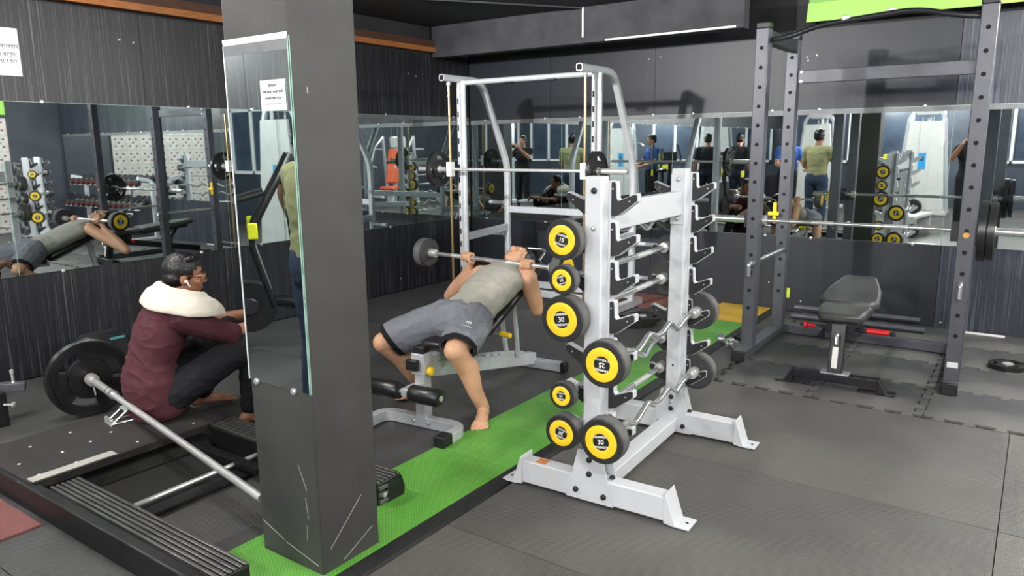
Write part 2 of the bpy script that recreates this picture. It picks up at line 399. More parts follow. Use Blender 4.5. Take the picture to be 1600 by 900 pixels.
for a, b in ((-.07, -.07), (.07, -.07), (-.07, .07), (.07, .07), (0, 0)):
    mme.ell((-0.011, a, b), (0.003, 0.024, 0.018), nu=8, nv=6)
mme = mme.mesh('tile_motif')
for i in range(7):
    for j in range(7):
        t_ = child('wall_tile', tme, M_tilew, wr, (XR-0.012+0.003, 4.1+0.3*i, 0.16+0.3*j))
        child('tile_motif', mme, M_motif, t_)
o = obj('green_band', MB().box((XR-0.02, 5.0, 2.42), (0.05, 2.1, 0.5)), mat('lime_paint', (150, 205, 92), 0.6, 0, 5, 0.08), wr)
ce = struct('ceiling', MB().box(((XA+XR)/2, (YF+YB)/2, CEIL_Z+0.1), (XR-XA+0.4, YB-YF+0.4, 0.2)), M_ceil, 'black painted ceiling')
tb = struct('trim_1', MB().box((-3.84, 6.43, 2.66), (3.40, 0.14, 0.36)), M_beam, 'dark plastered ceiling beam in front of the back wall')
tag(obj('conduit_drop', MB().cyl((-3.66, 6.352, 2.53), (-3.66, 6.352, 2.80), 0.009, n=10), M_white, tb))
tag(obj('conduit_run', MB().cyl((-3.42, 6.352, 2.487), (-2.2, 6.352, 2.492), 0.010, n=10), M_white, tb))
obj('conduit_run', MB().cyl((-3.66, 6.352, 2.792), (-4.6, 5.0, 2.792), 0.008, n=8), M_beam, tb)
tw = struct('trim_2', MB().box((XA+0.035, 3.1, 2.555), (0.07, 7.6, 0.05)), M_wood, 'orange brown wooden strip along the top of the left wall')
obj('upper_board', MB().box((XA+0.02, 3.1, 2.62), (0.04, 7.6, 0.07)), mat('dark_wood', (70, 42, 26), 0.6, 0, 14, 0.3, stretch=(6, .6, 6)), tw)
obj('light_patch_block', MB().box((XA+0.05, 2.50, 2.60), (0.09, 0.10, 0.09)), mat('yellow_light_patch', (240, 196, 92), 0.5, 0, 12, 0.12), tw, 0.004)  # block added for a patch of yellow light, held in its colour
tg = thing('green_signboard', 'lime green signboard box fixed above the back wall panels over the power rack', 'signboard', (-1.75, 6.9, 2.53))
M_lime = mat('lime_panel', (146, 192, 86), 0.55, 0, 6, 0.06); M_lime2 = mat('dark_lime_panel', (112, 172, 74), 0.55, 0, 6, 0.08)
obj('front_panel', MB().prism([(0, 0), (5.6, 0), (5.6, 0.15), (0.01, 0.15)], (0, -0.10, 0), (1, 0, 0), (0, 0, 1), 0.02), M_lime, tg)
obj('top_panel', MB().box((2.8, 0.0, 0.165), (5.58, 0.2, 0.03)), M_lime2, tg)
obj('end_panel', MB().box((0.006, 0.0, 0.08), (0.012, 0.16, 0.14)), M_lime2, tg)
obj('drop_wire', MB().tube([(1.28, -0.126, 0.12), (1.275, -0.127, 0.06), (1.27, -0.126, 0.02), (1.285, -0.127, -0.02)], 0.006, 6), M_black, tg)
# pillar
pl_ = struct('trim_3', MB().box((-2.161, 1.7415, 1.39), (0.344, 0.283, 2.82)), M_pillar, 'square grey painted concrete pillar', 0.006)
M_scr = mat('scratched_plaster', (168, 166, 160), 0.8, 0, 40, 0.1)
sc = MB()
for (x0, z0, x1, z1, w_) in ((-2.325, 0.135, -2.20, 0.09, .004), (-2.19, 0.085, -2.01, 0.045, .004), (-2.06, 0.30, -2.05, 0.22, .003), (-2.09, 0.42, -2.05, 0.33, .003), (-2.06, 0.19, -2.065, .13, .003)):
    sc.bar((x0, 1.5992, z0), (x1, 1.5992, z1), 0.0016, w_*.5, up=(0, 0, 1))
for (y0, z0, y1, z1, w_) in ((1.64, 0.10, 1.80, 0.25, .004), (1.70, .03, 1.85, .10, .003), (1.62, 2.26, 1.63, 2.30, .006), (1.66, 1.72, 1.66, 1.74, .007)):
    sc.bar((-1.9882, y0, z0), (-1.9882, y1, z1), 0.0016, w_*.5, up=(0, 0, 1))
obj('scratch', sc, M_scr, pl_)

# ------------------------------------------------------------------ mirrors
def mirror(name, label, c, sx, sz, axis, clips=(), group=None):
    """axis 'x': plane facing +x ; 'y': plane facing -y"""
    t = thing(name, label, 'mirror', c, 0, group)
    dv = Vector((1, 0, 0)) if axis == 'x' else Vector((0, -1, 0)); tv = Vector((0, 1, 0)) if axis == 'x' else Vector((1, 0, 0))
    size = lambda w_, th, h_: (th, w_, h_) if axis == 'x' else (w_, th, h_)
    obj('glass', MB().box(dv*0.0035, size(sx, 0.003, sz)), M_mirror, t)
    if axis == 'y' or c[1] > 4: obj('frosted_band', MB().box(dv*0.0055+Vector((0, 0, sz/2-.021)), size(sx, 0.001, .04)), M_frost, t)
    obj('edge', MB().box(dv*0.001, size(sx+0.004, 0.0015, sz+0.004)), M_glassedge, t)
    for a, b in clips:
        obj('clip', MB().lathe([(0.013, 0), (0.013, 0.008), (0.009, 0.012), (0.001, 0.013)], tv*a+Vector((0, 0, b)), dv, 12), M_clip, t)
    return t
cl6 = lambda s, h: [(-s*.33, -h), (s*.33, -h), (-s*.33, h), (s*.33, h)]
my = [-5.9, -4.3, -2.7, -1.1, 0.5, 2.1, 3.72, 5.34, 6.985]
ml = ['wall mirror on the left wall at the far end behind the photographer', 'wall mirror on the left wall, second from the far end behind', 'wall mirror on the left wall showing in the pillar mirror', 'wall mirror on the left wall just behind the photographer', 'wall mirror on the left wall at the left edge of the picture', 'wall mirror above the seated man on the left wall', 'wall mirror on the left wall partly hidden by the pillar', 'wall mirror on the left wall running into the room corner']
for j in range(8):
    cy, sy = (my[j]+my[j+1])/2, my[j+1]-my[j]-0.004
    mirror('wall_mirror', ml[j], (XA, cy, 1.285), sy, 1.145, 'x', cl6(sy, 0.577), 'mirrors along the left wall')
mx_ = [-5.53, -4.28, -3.0, -1.86, -0.62, 0.62, 1.9, 3.2, 4.55]
ml = ['wall mirror on the back wall in the room corner behind the machine', 'wall mirror on the back wall behind the tall silver machine', 'wall mirror on the back wall between the silver machine and power rack', 'wide wall mirror on the back wall behind the power rack bench', 'wall mirror on the back wall at the right edge of the picture', 'wall mirror on the back wall just past the right picture edge', 'wall mirror on the back wall above the dumbbells', 'wall mirror on the back wall beside the white tiles']
for j in range(8):
    cx, sx = (mx_[j]+mx_[j+1])/2, mx_[j+1]-mx_[j]-0.004
    mirror('wall_mirror', ml[j], (cx, YB, 1.258), sx, 1.122, 'y', cl6(sx, 0.565), 'mirrors along the back wall')
pm = mirror('pillar_mirror', 'tall narrow mirror fixed to the front of the grey pillar', (-2.161, 1.6, 1.30), 0.344, 1.19, 'y', [(-0.13, -0.60), (0.08, -0.60)])
for s_x in (-1, 1):
    obj('tape', MB().box((s_x*0.170, -0.0062, 0.0), (0.004, 0.001, 1.19)), M_paper if s_x < 0 else M_glassedge, pm)
obj('tape', MB().box((0, -0.0062, 0.597), (0.344, 0.001, 0.02)), M_paper, pm)
def notice(name, label, M, w_, h_, lines, rule):
    t = thing(name, label, 'paper notice'); t.matrix_world = M
    obj('sheet', MB().box((0, 0, 0.0005), (w_, h_, 0.0008)), M_paper, t)
    for ln in lines:
        o = obj('printed_line', text_mesh([ln], 0.0003), M_ink, t); o.location = (0, 0, 0.0012)
    obj('printed_rule', MB().box((0, rule, 0.0011), (w_*0.6, 0.0018, 0.0004)), M_ink, t)
    return t
notice('paper_notice', 'small white printed notice stuck on the pillar mirror', frame((-2.078, 1.5932, 1.715), (0, -1, 0)), 0.128, 0.098,
       [('উপদেশ', 0.013, 0, 0.030), ('নিজ দ্রব্য, ওয়েট প্লেট', 0.0105, 0, 0.010), ('ব্যবহার শেষে রাখুন', 0.0105, 0, -0.010)], -0.028)
notice('paper_notice', 'white printed notice stuck on the streaked left wall panel', frame((XA+0.002, 2.11, 2.17), (1, 0, 0)), 0.34, 0.30,
       [('উপদেশ', 0.04, 0, 0.10), ('ওজন সরঞ্জাম ব্যবহার/', 0.034, 0, 0.035), ('সঠিক জায়গায় রাখুন', 0.034, 0, -0.015), ('ধন্যবাদ জানানো হল', 0.034, 0, -0.06)], -0.105)
# screws on the wall panels
scm = MB().lathe([(0.008, 0), (0.008, 0.002), (0.004, 0.004)], (0, 0, 0), (1, 0, 0), 8).mesh('screw')
for p in ((2.95, 2.32), (3.05, 2.31), (6.1, 2.27), (5.98, 2.29), (5.75, 0.14)): child('screw', scm, M_clip, wl, (XA, *p))
for p in ((-3.16, 2.37), (-3.28, 2.36), (-1.7, 2.28), (-1.78, 2.27), (-1.77, 2.24), (-0.5, 2.3), (-2.0, 0.25), (-1.7, 0.1), (-0.57, 0.05)):
    child('screw', scm, M_clip, wb, (p[0], YB, p[1]), (0, 0, R_(-90)))
tag(obj('wall_sticker', MB().box((0, 0, 0), (0.14, 0.008, 0.09)), mat('lime_sticker', (186, 206, 60), 0.5, 0, 30, 0.1)), 'small lime green sticker low on the back wall by the power rack', 'sticker').location = (-1.87, 6.993, 0.17)
tag(obj('wall_sticker', MB().box((0, 0, 0), (0.30, 0.008, 0.10)), MATS['lime_sticker']), 'lime green sticker low on the back wall behind the barbell rack', 'sticker').location = (-2.98, 6.993, 0.17)
tag(obj('cable_cover', MB().box((0, 0, 0), (0.34, 0.03, 0.012)), M_white), 'short white strip lying along the foot of the back wall', 'strip').location = (-0.28, 6.93, 0.006)

# ------------------------------------------------------------------ lights
M_led = mat('led_diffuser', (255, 252, 246), 0.4, 0, 30, 0.02, emit=9)
def batten(x, y, along, watts, k):
    L_ = 1.2; s = (L_, 0.13) if along == 'x' else (0.13, L_)
    where = ['above the seated man', 'above the power rack', 'right of the camera', 'above the photographer', 'behind to the left', 'behind the camera', 'over the dumbbells', 'far right', 'at the far end behind']
    t = thing('ceiling_light', 'white LED ceiling batten ' + where[k], 'ceiling light', (x, y, CEIL_Z), 0, 'LED battens on the ceiling')
    obj('housing', MB().box((0, 0, -0.02), (s[0], s[1], 0.04)), M_white, t, 0.004)
    obj('diffuser', MB().box((0, 0, -0.046), (s[0]-0.04, s[1]-0.04, 0.012)), M_led, t)
    for q in (-.33, .33):   # the tube throws light sideways as well as down
        ld = bpy.data.lights.new('batten_light', 'POINT'); ld.shadow_soft_size = 0.06; ld.energy = watts/2; ld.color = (1.0, 0.985, 0.965)
        lo = bpy.data.objects.new('batten_light', ld); COL.objects.link(lo); lo.parent = t; lo.location = (q if along == 'x' else 0, q if along == 'y' else 0, -0.125)
for k, a in enumerate(LIGHTS): batten(*a, k)
fd = thing('flood_lamp', 'small black LED flood lamp under the ceiling aimed at the back wall', 'flood lamp', FLOOD[0])
fa = (Vector(FLOOD[1])-Vector(FLOOD[0])).normalized()
o = obj('housing', MB().box((0, 0, .025), (.20, .15, .04)), M_black, fd, .006); o.rotation_mode = 'QUATERNION'; o.rotation_quaternion = fa.to_track_quat('-Z', 'Y')
o = obj('lens', MB().box((0, 0, .003), (.17, .12, .004)), M_led, fd); o.rotation_mode = 'QUATERNION'; o.rotation_quaternion = fa.to_track_quat('-Z', 'Y')
obj('bracket', MB().box((0, 0, .10), (.03, .03, .09)), M_black, fd)
ld = bpy.data.lights.new('flood_light', 'SPOT'); ld.energy = FLOOD[2]; ld.spot_size = R_(62); ld.spot_blend = .7; ld.shadow_soft_size = .06; ld.color = (1, .985, .965)
lo = bpy.data.objects.new('flood_light', ld); COL.objects.link(lo); lo.parent = fd; lo.location = fa*.03; lo.rotation_mode = 'QUATERNION'; lo.rotation_quaternion = fa.to_track_quat('-Z', 'Y')
# ================================================================== FIXED-BARBELL RACK
RACK_RZ = R_(2.2); RACK_O = (-1.477, 2.69, 0)
LV = [1.33-0.166*k for k in range(7)]
RL = 0.96
bolt_me = MB().lathe([(0.013, 0), (0.013, 0.004), (0.011, 0.009), (0.006, 0.012), (0.0, 0.0125)], (0, 0, 0), (0, -1, 0), 14).mesh('bolt')
bolt_st = MB().lathe([(0.012, 0), (0.012, 0.002), (0.008, 0.006), (0.0, 0.008)], (0, 0, 0), (0, -1, 0), 14).mesh('bolt')
hk_w = [(0, .068), (.018, .068), (.022, .06), (.025, 0), (.033, -.010), (.108, .020), (.116, .016), (.116, -.012), (.035, -.072), (.008, -.078), (0, -.07)]
hk_b = [(.001, .058), (.005, .064), (.014, .064), (.019, .058), (.0225, -.001), (.031, -.013), (.103, .0155), (.113, .0125), (.113, -.010), (.034, -.069), (.009, -.075), (.001, -.068)]
hook_me = {}
for s in (1, -1):
    hook_me[s] = (MB().prism([(s*x, z) for x, z in hk_w], (0, 0.075, 0), (1, 0, 0), (0, 0, 1), 0.034).mesh('hook'),
                  MB().prism([(s*x, z) for x, z in hk_b], (0, 0.041, 0), (1, 0, 0), (0, 0, 1), 0.007).mesh('hook_liner'),
                  MB().lathe([(0.004, 0), (0.0035, 0.002), (0, 0.0025)], (s*0.083, 0.034, -0.012), (0, -1, 0), 8).lathe([(0.004, 0), (0.0035, 0.002), (0, 0.0025)], (s*0.009, 0.034, 0.037), (0, -1, 0), 8).mesh('hook_rivet'))
def barbell_rack(label, o, rz, detail=True):
    t = thing('barbell_rack', label, 'barbell rack', o, rz)
    for yy in (0, RL):
        obj('upright', MB().box((0, yy, 0.72), (0.078, 0.066, 1.40)), M_steel, t, 0.006)
        for s in (1, -1):
            obj('hook_channel', MB().box((s*0.044, yy+0.052, 0.80), (0.010, 0.048, 1.20)), M_steel, t)
            for z in LV:
                h = child('hook', hook_me[s][0], M_steel, t, (s*0.046, yy, z))
                child('hook_liner', hook_me[s][1], M_hook, h)
                if detail: child('hook_rivet', hook_me[s][2], M_clip, h)
        foot = MB().box((0, yy, 0.066), (0.70, 0.076, 0.108))
        obj('foot_tube', foot, M_steel, t, 0.006)
        for s in (1, -1):
            pp = [(0.345, 0.136), (0.352, 0.142), (0.395, 0.012), (0.455, 0.012), (0.455, 0.004), (0.385, 0.004), (0.345, 0.010)]
            fp = obj('foot_plate', MB().prism([(s*x, z) for x, z in pp], (0, yy+0.05, 0), (1, 0, 0), (0, 0, 1), 0.10), M_steel, t, 0.002)
            obj('anchor_hole', MB().cyl((s*0.43, yy, 0.0115), (s*0.43, yy, 0.0128), 0.007, n=10), M_hole, fp)
        g = [(-.056, .245), (.056, .245), (.115, .012), (-.115, .012)]
        for side in (-1, 1):
            obj('gusset_plate', MB().prism(g, (0, yy+side*0.038+(0.006 if side > 0 else 0), 0), (1, 0, 0), (0, 0, 1), 0.006), M_steel, t)
        if detail:
            for bx_, bz in ((0, .205), (0, .14), (-.065, .055), (.07, .05)):
                child('bolt', bolt_me, M_black, t, (bx_, yy-0.044, bz))
            child('bolt', bolt_me, M_black, t, (.09, yy+0.0, .125), (R_(-90), 0, 0))
    obj('base_spine', MB().box((0, RL/2, 0.06), (0.084, RL-0.07, 0.07)), M_steel, t, 0.005)
    obj('top_beam', MB().box((-0.0, RL/2, 1.245), (0.045, RL-0.06, 0.122)), M_steel, t, 0.006)
    obj('beam_plate', MB().box((0, RL-0.036, 1.265), (0.076, 0.008, 0.26)), M_steel, t, 0.002)
    if detail:
        child('bolt', bolt_me, M_black, t, (0.004, -0.033, 1.362))
        child('bolt', bolt_st, M_clip, t, (0.002, -0.033, 1.208))
        for z in (1.365, 1.165): child('bolt', bolt_st, M_clip, t, (0.0, RL-0.041, z))
        for z in (.25, .175): child('bolt', bolt_st, M_clip, t, (0.0, RL-0.041, z))
        for yy, zz in ((0, .30), (RL, .60), (RL, .38)): obj('pin_hole', MB().cyl((0, yy-.0336, zz), (0, yy-.0325, zz), .006, n=10), M_hole, t)
        obj('sticker', MB().box((-0.26, 0, 0.1205), (0.05, 0.05, 0.001)), mat('orange_sticker', (206, 128, 62), 0.6, 0, 40, 0.2), t)
    return t
brack = barbell_rack('light grey steel barbell rack with black hooks standing beside the green lane', RACK_O, RACK_RZ)
RM = Matrix.Translation(Vector(RACK_O)) @ Matrix.Rotation(RACK_RZ, 4, 'Z')

# ------------------------------------------------------------------ fixed barbells
M_rubd = mat('dark_grey_rubber', (52, 52, 53), 0.62, 0, 30, 0.2, 0.1, 240)
NAMES = {10: '10', 15: '15', 20: '20', 25: '25', 30: '30'}
def head_parts(kg, r, th):
    rc, ry = r*0.37, r*0.73
    body = MB().lathe([(0.018, -0.035), (0.026, -0.03), (0.028, 0.0), (r*0.9, 0.0), (r*0.985, th*0.10), (r, th*0.22), (r, th*0.80), (r*0.985, th*0.93), (r*0.95, th), (0.0, th)], (0, 0, 0), (0, 0, 1), 36).mesh('head')
    ringb = MB().lathe([(ry*0.98, th-0.001), (r*0.945, th-0.001), (r*0.95, th+0.0008), (ry*0.98, th+0.0008)], (0, 0, 0), (0, 0, 1), 36)
    ringb = ringb.mesh('rim')
    band = MB().lathe([(r*.99, th*.16), (r*1.004, th*.22), (r*1.004, th*.82), (r*.99, th*.88)], (0, 0, 0), (0, 0, 1), 36).mesh('side_band')
    coll = MB().lathe([(.016, -.055), (.027, -.053), (.030, -.03), (.030, .001), (.016, .001)], (0, 0, 0), (0, 0, 1), 20).mesh('collar')
    prof = [(rc*0.98, th-0.001), (rc, th+0.0018), (rc*1.15, th+0.003), (ry*0.9, th+0.003), (ry, th+0.001), (ry, th-0.001)]
    yel = MB().lathe(prof, (0, 0, 0), (0, 0, 1), 36).mesh('yellow_ring')
    cen = MB().lathe([(0.0, th+0.0005), (rc*0.99, th+0.0005), (rc*0.99, th+0.0012), (0.0, th+0.0014)], (0, 0, 0), (0, 0, 1), 28).mesh('centre_disc')
    txt = []
    for body_, size, yy in (('HAMMER', rc*0.40, rc*0.60), (NAMES[kg], rc*0.78, 0.0), ('STRENGTH', rc*0.34, -rc*0.60)):
        me = text_mesh([(body_, size, 0, yy)], 0.0003)
        txt.append(me.mesh('lettering'))
    return body, ringb, yel, cen, txt, band, coll
HEADC = {}
def barbell(label, p0, p1, kg, r, th, ez=False, rots=(0, 0), ezdir=(0.8, 0, 0.6), group='fixed barbells on the grey rack', grey=True):
    """p0,p1 = outer faces of the two heads"""
    p0, p1 = Vector(p0), Vector(p1); ax = (p1-p0).normalized(); L = (p1-p0).length; mid = (p0+p1)/2
    t = thing('fixed_barbell', label, 'barbell', mid, 0, group)
    q0, q1 = p0+ax*(th+.01)-mid, p1-ax*(th+.01)-mid
    if ez:
        e = Vector(ezdir); e = (e-ax*e.dot(ax)).normalized(); Ls = (q1-q0).length
        prof = [(0, 0), (.16, 0), (.26, -.042), (.38, .026), (.46, -.012), (.54, -.012), (.62, .026), (.74, -.042), (.84, 0), (1, 0)]
        pts = fillet([q0+ax*(a*Ls)+e*b for a, b in prof], 0.03, 4)
        obj('shaft', MB().tube(pts, 0.0145, 12), M_chrome, t)
    else:
        obj('shaft', MB().cyl(q0, q1, 0.0145, n=14), M_chrome, t)
        for a in (-1, 1):
            obj('grip_band', MB().cyl(ax*a*L*.12, ax*a*L*.27, 0.0150, n=14), M_chrome2, t)
    for s, p, rot in ((-1, p0, rots[0]), (1, p1, rots[1])):
        key = (kg, r, th)
        if key not in HEADC: HEADC[key] = head_parts(*key)
        body, ringb, yel, cen, txt, band, coll = HEADC[key]
        M = frame(p-ax*s*th-mid, ax*s) @ Matrix.Rotation(R_(rot), 4, 'Z')
        h = child('head', body, M_rubd, t); h.matrix_local = M
        for nm, me, m in (('rim', ringb, M_rub), ('side_band', band, M_rubg), ('collar', coll, M_chrome2), ('yellow_ring', yel, M_yel), ('centre_disc', cen, M_black)):
            child(nm, me, m, h)
            me.shade_smooth(); me.set_sharp_from_angle(angle=R_(35))
        body.shade_smooth(); body.set_sharp_from_angle(angle=R_(35))
        for me in txt: child('lettering', me, M_print, h, (0, 0, th+0.0022))
    return t
def on_rack(label, side, lv, kg, r, th, ez, rot, ezdir=(.8, 0, .6)):
    x = side*0.094
    z = LV[lv]+0.002
    a = RM @ Vector((x, -0.125, z)); b = RM @ Vector((x, 1.085, z))
    return barbell(label, a, b, kg, r, th, ez, (rot, rot+40), ezdir)
on_rack('15 kg curl barbell with yellow ringed heads, highest on the grey rack', -1, 1, 15, 0.084, 0.062, True, -14, (-.2, 0, 1))
on_rack('10 kg straight barbell just below the 15 kg one on the grey rack', -1, 2, 10, 0.062, 0.052, False, 20)
on_rack('30 kg straight barbell in the middle of the left side of the grey rack', -1, 3, 30, 0.099, 0.078, False, 10)
on_rack('small 10 kg curl barbell low on the left side of the grey rack', -1, 5, 10, 0.0585, 0.050, True, 180, (-.2, 0, 1))
on_rack('20 kg barbell lowest on the left side of the grey rack', -1, 6, 20, 0.079, 0.064, False, 166)
on_rack('25 kg curl barbell with upside down number on the right of the grey rack', 1, 4, 25, 0.099, 0.078, True, 176, (.15, 0, 1))
on_rack('30 kg curl barbell lowest on the right side of the grey rack', 1, 6, 30, 0.099, 0.078, True, 10, (.15, 0, 1))
BAR_A, BAR_B = Vector((-3.50, 3.85, 0.815)), Vector((-2.29, 3.815, 0.800))
barbell('fixed barbell held by the man on the incline bench', BAR_A, BAR_B, 30, 0.099, 0.078, False, (10, 170), group='barbells in use')
# ================================================================== WEIGHT PLATES
def plate_mesh(r, th, holes=True):
    """tri-grip plate as (disc with three handle openings, raised rim, hub ring); axis z"""
    body = MB(); n = 48; r_in = 0.03
    def hole(k, f):  # outline of one handle opening in polar form
        a0 = 2*math.pi*k/3
        return a0
    # ring segments built as annular sectors: hub disc, three spokes, outer ring
    def annulus(ri, ro, z0, z1, a0=0, a1=2*math.pi, m=n):
        full = abs(a1-a0-2*math.pi) < 1e-6; cnt = m if full else m+1; i0 = len(body.v)
        for i in range(cnt):
            a = a0+(a1-a0)*i/m
            for rr, z in ((ri, z0), (ro, z0), (ro, z1), (ri, z1)): body.v.append((rr*math.cos(a), rr*math.sin(a), z))
        for i in range(m):
            a, b = i0+4*i, i0+4*((i+1) % cnt)
            for k in range(4): body.f.append((a+k, b+k, b+(k+1) % 4, a+(k+1) % 4))
        if not full:
            body.f.append((i0, i0+1, i0+2, i0+3)); e = i0+4*(cnt-1); body.f.append((e+3, e+2, e+1, e))
    annulus(0.027, r*0.54 if holes else r*0.8, -th*.32, th*.32)
    if holes:
        for k in range(3):
            a = 2*math.pi*k/3
            annulus(r*0.50, r*0.80, -th*.32, th*.32, a-0.60, a+0.60, 12)
    annulus(r*0.76, r*0.94, -th*.36, th*.36)
    annulus(r*0.90, r, -th*.5, th*.5)
    annulus(0.027, r*0.17, -th*.5, th*.5)
    return body.mesh('disc')
PLC = {}
def weight_plate(label, c, axis, r, th, rot=0, holes=True, letter=True, group=None):
    t = thing('weight_plate', label, 'weight plate', c, 0, group)
    if (r, th, holes) not in PLC:
        me = plate_mesh(r, th, holes); me.shade_smooth(); me.set_sharp_from_angle(angle=R_(35))
        raised = MB()
        for k in range(18):
            a = 0.5+k*0.075; raised.box((0, 0, 0), (0.010, 0.016, 0.002), Matrix.Rotation(a, 4, 'Z') @ Matrix.Translation((r*0.85, 0, th*.36)))
        hubm = MB().lathe([(0.024, -th*.52), (0.034, -th*.52), (0.034, th*.52), (0.024, th*.52)], (0, 0, 0), (0, 0, 1), 20)
        PLC[(r, th, holes)] = (me, raised.mesh('raised_lettering'), hubm.mesh('hub_ring'))
    me, ra, hb = PLC[(r, th, holes)]
    M = frame((0, 0, 0), axis, (0, 0, 1) if abs(Vector(axis).normalized().z) < .9 else (0, 1, 0)) @ Matrix.Rotation(R_(rot), 4, 'Z')
    o = child('disc', me, M_vinyl, t); o.matrix_local = M
    if letter:
        q = child('raised_lettering', ra, M_rub, o); q['kind'] = 'stuff'
    child('hub_ring', hb, M_chrome2, o)
    return t
# ================================================================== SMITH MACHINE
sm = thing('smith_machine', 'tall silver guided barbell machine standing in the corner behind the bench', 'gym machine', (0, 0, 0))
slot_me = MB().box((0, 0, 0), (0.016, 0.004, 0.052)).mesh('slot')
YU, YR = 5.57, 6.34
for x in (-4.54, -3.10):
    u_ = obj('upright', MB().box((x+0.012, YU, 1.06), (0.036, 0.05, 2.12)), M_smith, sm, 0.004)
    obj('round_column', MB().cyl((x+0.048, YU+.01, 0), (x+0.048, YU+.01, 2.12), 0.026, n=18), M_smith, sm)
    for k in range(16):
        child('slot', slot_me, M_hole, u_, (x+0.010, YU-0.0245, 0.12+0.122*k))
    path = fillet([(x, 5.33, 2.15), (x, 5.92, 2.15), (x, 6.33, 1.36), (x, YR, 1.2), (x, YR, 0.0)], 0.14, 6)
    obj('bent_leg', MB().sweep(path, 0.062, 0.062, up=(1, 0, 0), rnd=1), M_smith, sm)
    obj('tube_opening', MB().sweep([(x, 5.3285, 2.15), (x, 5.3295, 2.15)], 0.046, 0.046, up=(1, 0, 0), rnd=1), M_hole, sm)
    obj('guide_rod', MB().cyl((x+0.005, 5.42, 0.06), (x+0.005, 5.42, 2.12), 0.012, n=14), M_brass, sm)
    obj('rod_collar', MB().lathe([(0.016, 0), (0.022, 0.01), (0.016, 0.035)], (x+0.005, 5.42, 2.085), (0, 0, 1), 14), M_smith, sm)
    obj('slider', MB().box((x+0.005, 5.42, 1.325), (0.06, 0.06, 0.135)), M_white, sm, 0.006)
    obj('side_brace', MB().bar((x, YU+.02, 0.665), (x, YR-.02, 0.70), 0.045, 0.07), M_smith, sm, 0.004)
    obj('base_tube', MB().box((x, 5.9, 0.04), (0.07, 1.25, 0.07)), M_smith, sm, 0.005)
    for zz in (0.30, 0.62, 0.95):
        sx = -1 if x < -4 else 1
        pg = obj('storage_peg', MB().lathe([(0.03, 0), (0.03, 0.02), (0.02, 0.025), (0.02, 0.20), (0.016, 0.205)], (x+sx*0.03, YR, zz), (sx, 0, 0), 14), M_smith, sm)
for z, y in ((0.885, YR), (0.12, YR), (0.12, 5.95)):
    obj('cross_tube', MB().box((-3.82, y, z), (1.40, 0.05, 0.065)), M_smith, sm, 0.004)
obj('top_bar', MB().cyl((-4.53, YU+.03, 2.118), (-3.11, YU+.03, 2.118), 0.024, n=16), M_smith, sm)
for x in (-3.95, -3.5): obj('bar_hook', MB().box((x, YU-.02, 2.088), (0.09, 0.05, 0.014)), M_black, sm, 0.003)
obj('guided_bar', MB().cyl((-4.50, 5.42, 1.325), (-3.13, 5.42, 1.325), 0.0145, n=14), M_chrome2, sm)
for a, b in ((-4.58, -4.92), (-3.06, -2.70)):
    obj('bar_sleeve', MB().cyl((a, 5.42, 1.325), (b, 5.42, 1.325), 0.024, n=16), M_chrome2, sm)
weight_plate('black weight plate on the left sleeve of the silver machine', (-4.68, 5.42, 1.325), (-1, 0, 0), 0.165, 0.034, 40, True, False, 'plates on the silver machine')
weight_plate('black weight plate on the right sleeve of the silver machine', (-2.98, 5.42, 1.325), (1, 0, 0), 0.165, 0.034, 10, True, False, 'plates on the silver machine')
# ================================================================== POWER RACK
pr = thing('power_rack', 'charcoal steel power rack with drilled uprights by the back wall', 'power rack', (0, 0, 0))
XL, XRR, Y0, Y1, PW = -1.655, -0.335, 5.36, 6.12, 0.088
hole_me = MB().cyl((0, 0.0, 0), (0, -0.0012, 0), 0.0135, n=12).mesh('pin_hole')
for x0 in (XL, XRR):
    x = x0
    for y in (Y0, Y1):
        x = x0; yy = y-(0.12 if (x == XRR and y == Y0) else 0); x = x0-(.052 if (x0 == XRR and y == Y1) else 0)
        u_ = obj('upright', MB().box((x, yy, 1.19), (PW, PW, 2.24)), M_rack, pr, 0.005)
        for k in range(15):
            child('pin_hole', hole_me, M_hole, u_, (x, yy-PW/2, 0.36+0.130*k))
        obj('top_cap', MB().box((x, yy, 2.328), (PW+.004, PW+.004, 0.045)), M_black, pr, 0.008)
    x = x0; xr = x-(.052 if x == XRR else 0)
    obj('top_beam', MB().bar((x, Y0-.1*(x == XRR), 2.262), (xr, Y1, 2.262), 0.07, 0.085), M_rackd, pr, 0.004)
    obj('base_beam', MB().bar((x, Y0-.22, 0.037), (xr, Y1+.10, 0.037), PW, 0.072), M_rack, pr, 0.005)
    obj('base_cap', MB().box((x, Y0-.225-(0.0), 0.037), (PW+.003, 0.03, 0.076)), M_black, pr, 0.006)
    obj('safety_rod', MB().cyl((x+(.02 if x < -1 else -.02), Y0-.06, 0.695), (xr+(.02 if x < -1 else -.0), Y1+.05, 0.705), 0.015, n=14), M_chrome, pr)
    yh = Y0-(0.12 if x == XRR else 0)
    obj('rod_handle', MB().tube(fillet([(x, yh-PW/2+.01, 0.69), (x, yh-PW/2-.035, 0.69), (x, yh-PW/2-.035, 0.60)], .03), 0.014, 10), M_chrome, pr)
    jh = obj('bar_catch', MB().prism([(0, -.05), (.11, -.05), (.11, .03), (.095, .03), (.085, -.02), (.02, -.02), (.02, .07), (0, .07)], (x-.03, yh+PW/2, 0.985), (0, 1, 0), (0, 0, 1), -0.06), M_rackd, pr, 0.003)
obj('rear_beam', MB().box(((XL+XRR)/2, Y1, 2.035), (XRR-XL-PW, 0.05, 0.094)), M_rack, pr, 0.004)
obj('rear_base_beam', MB().box(((XL+XRR)/2, Y1+.06, 0.037), (XRR-XL-PW, 0.07, 0.07)), M_rack, pr, 0.004)
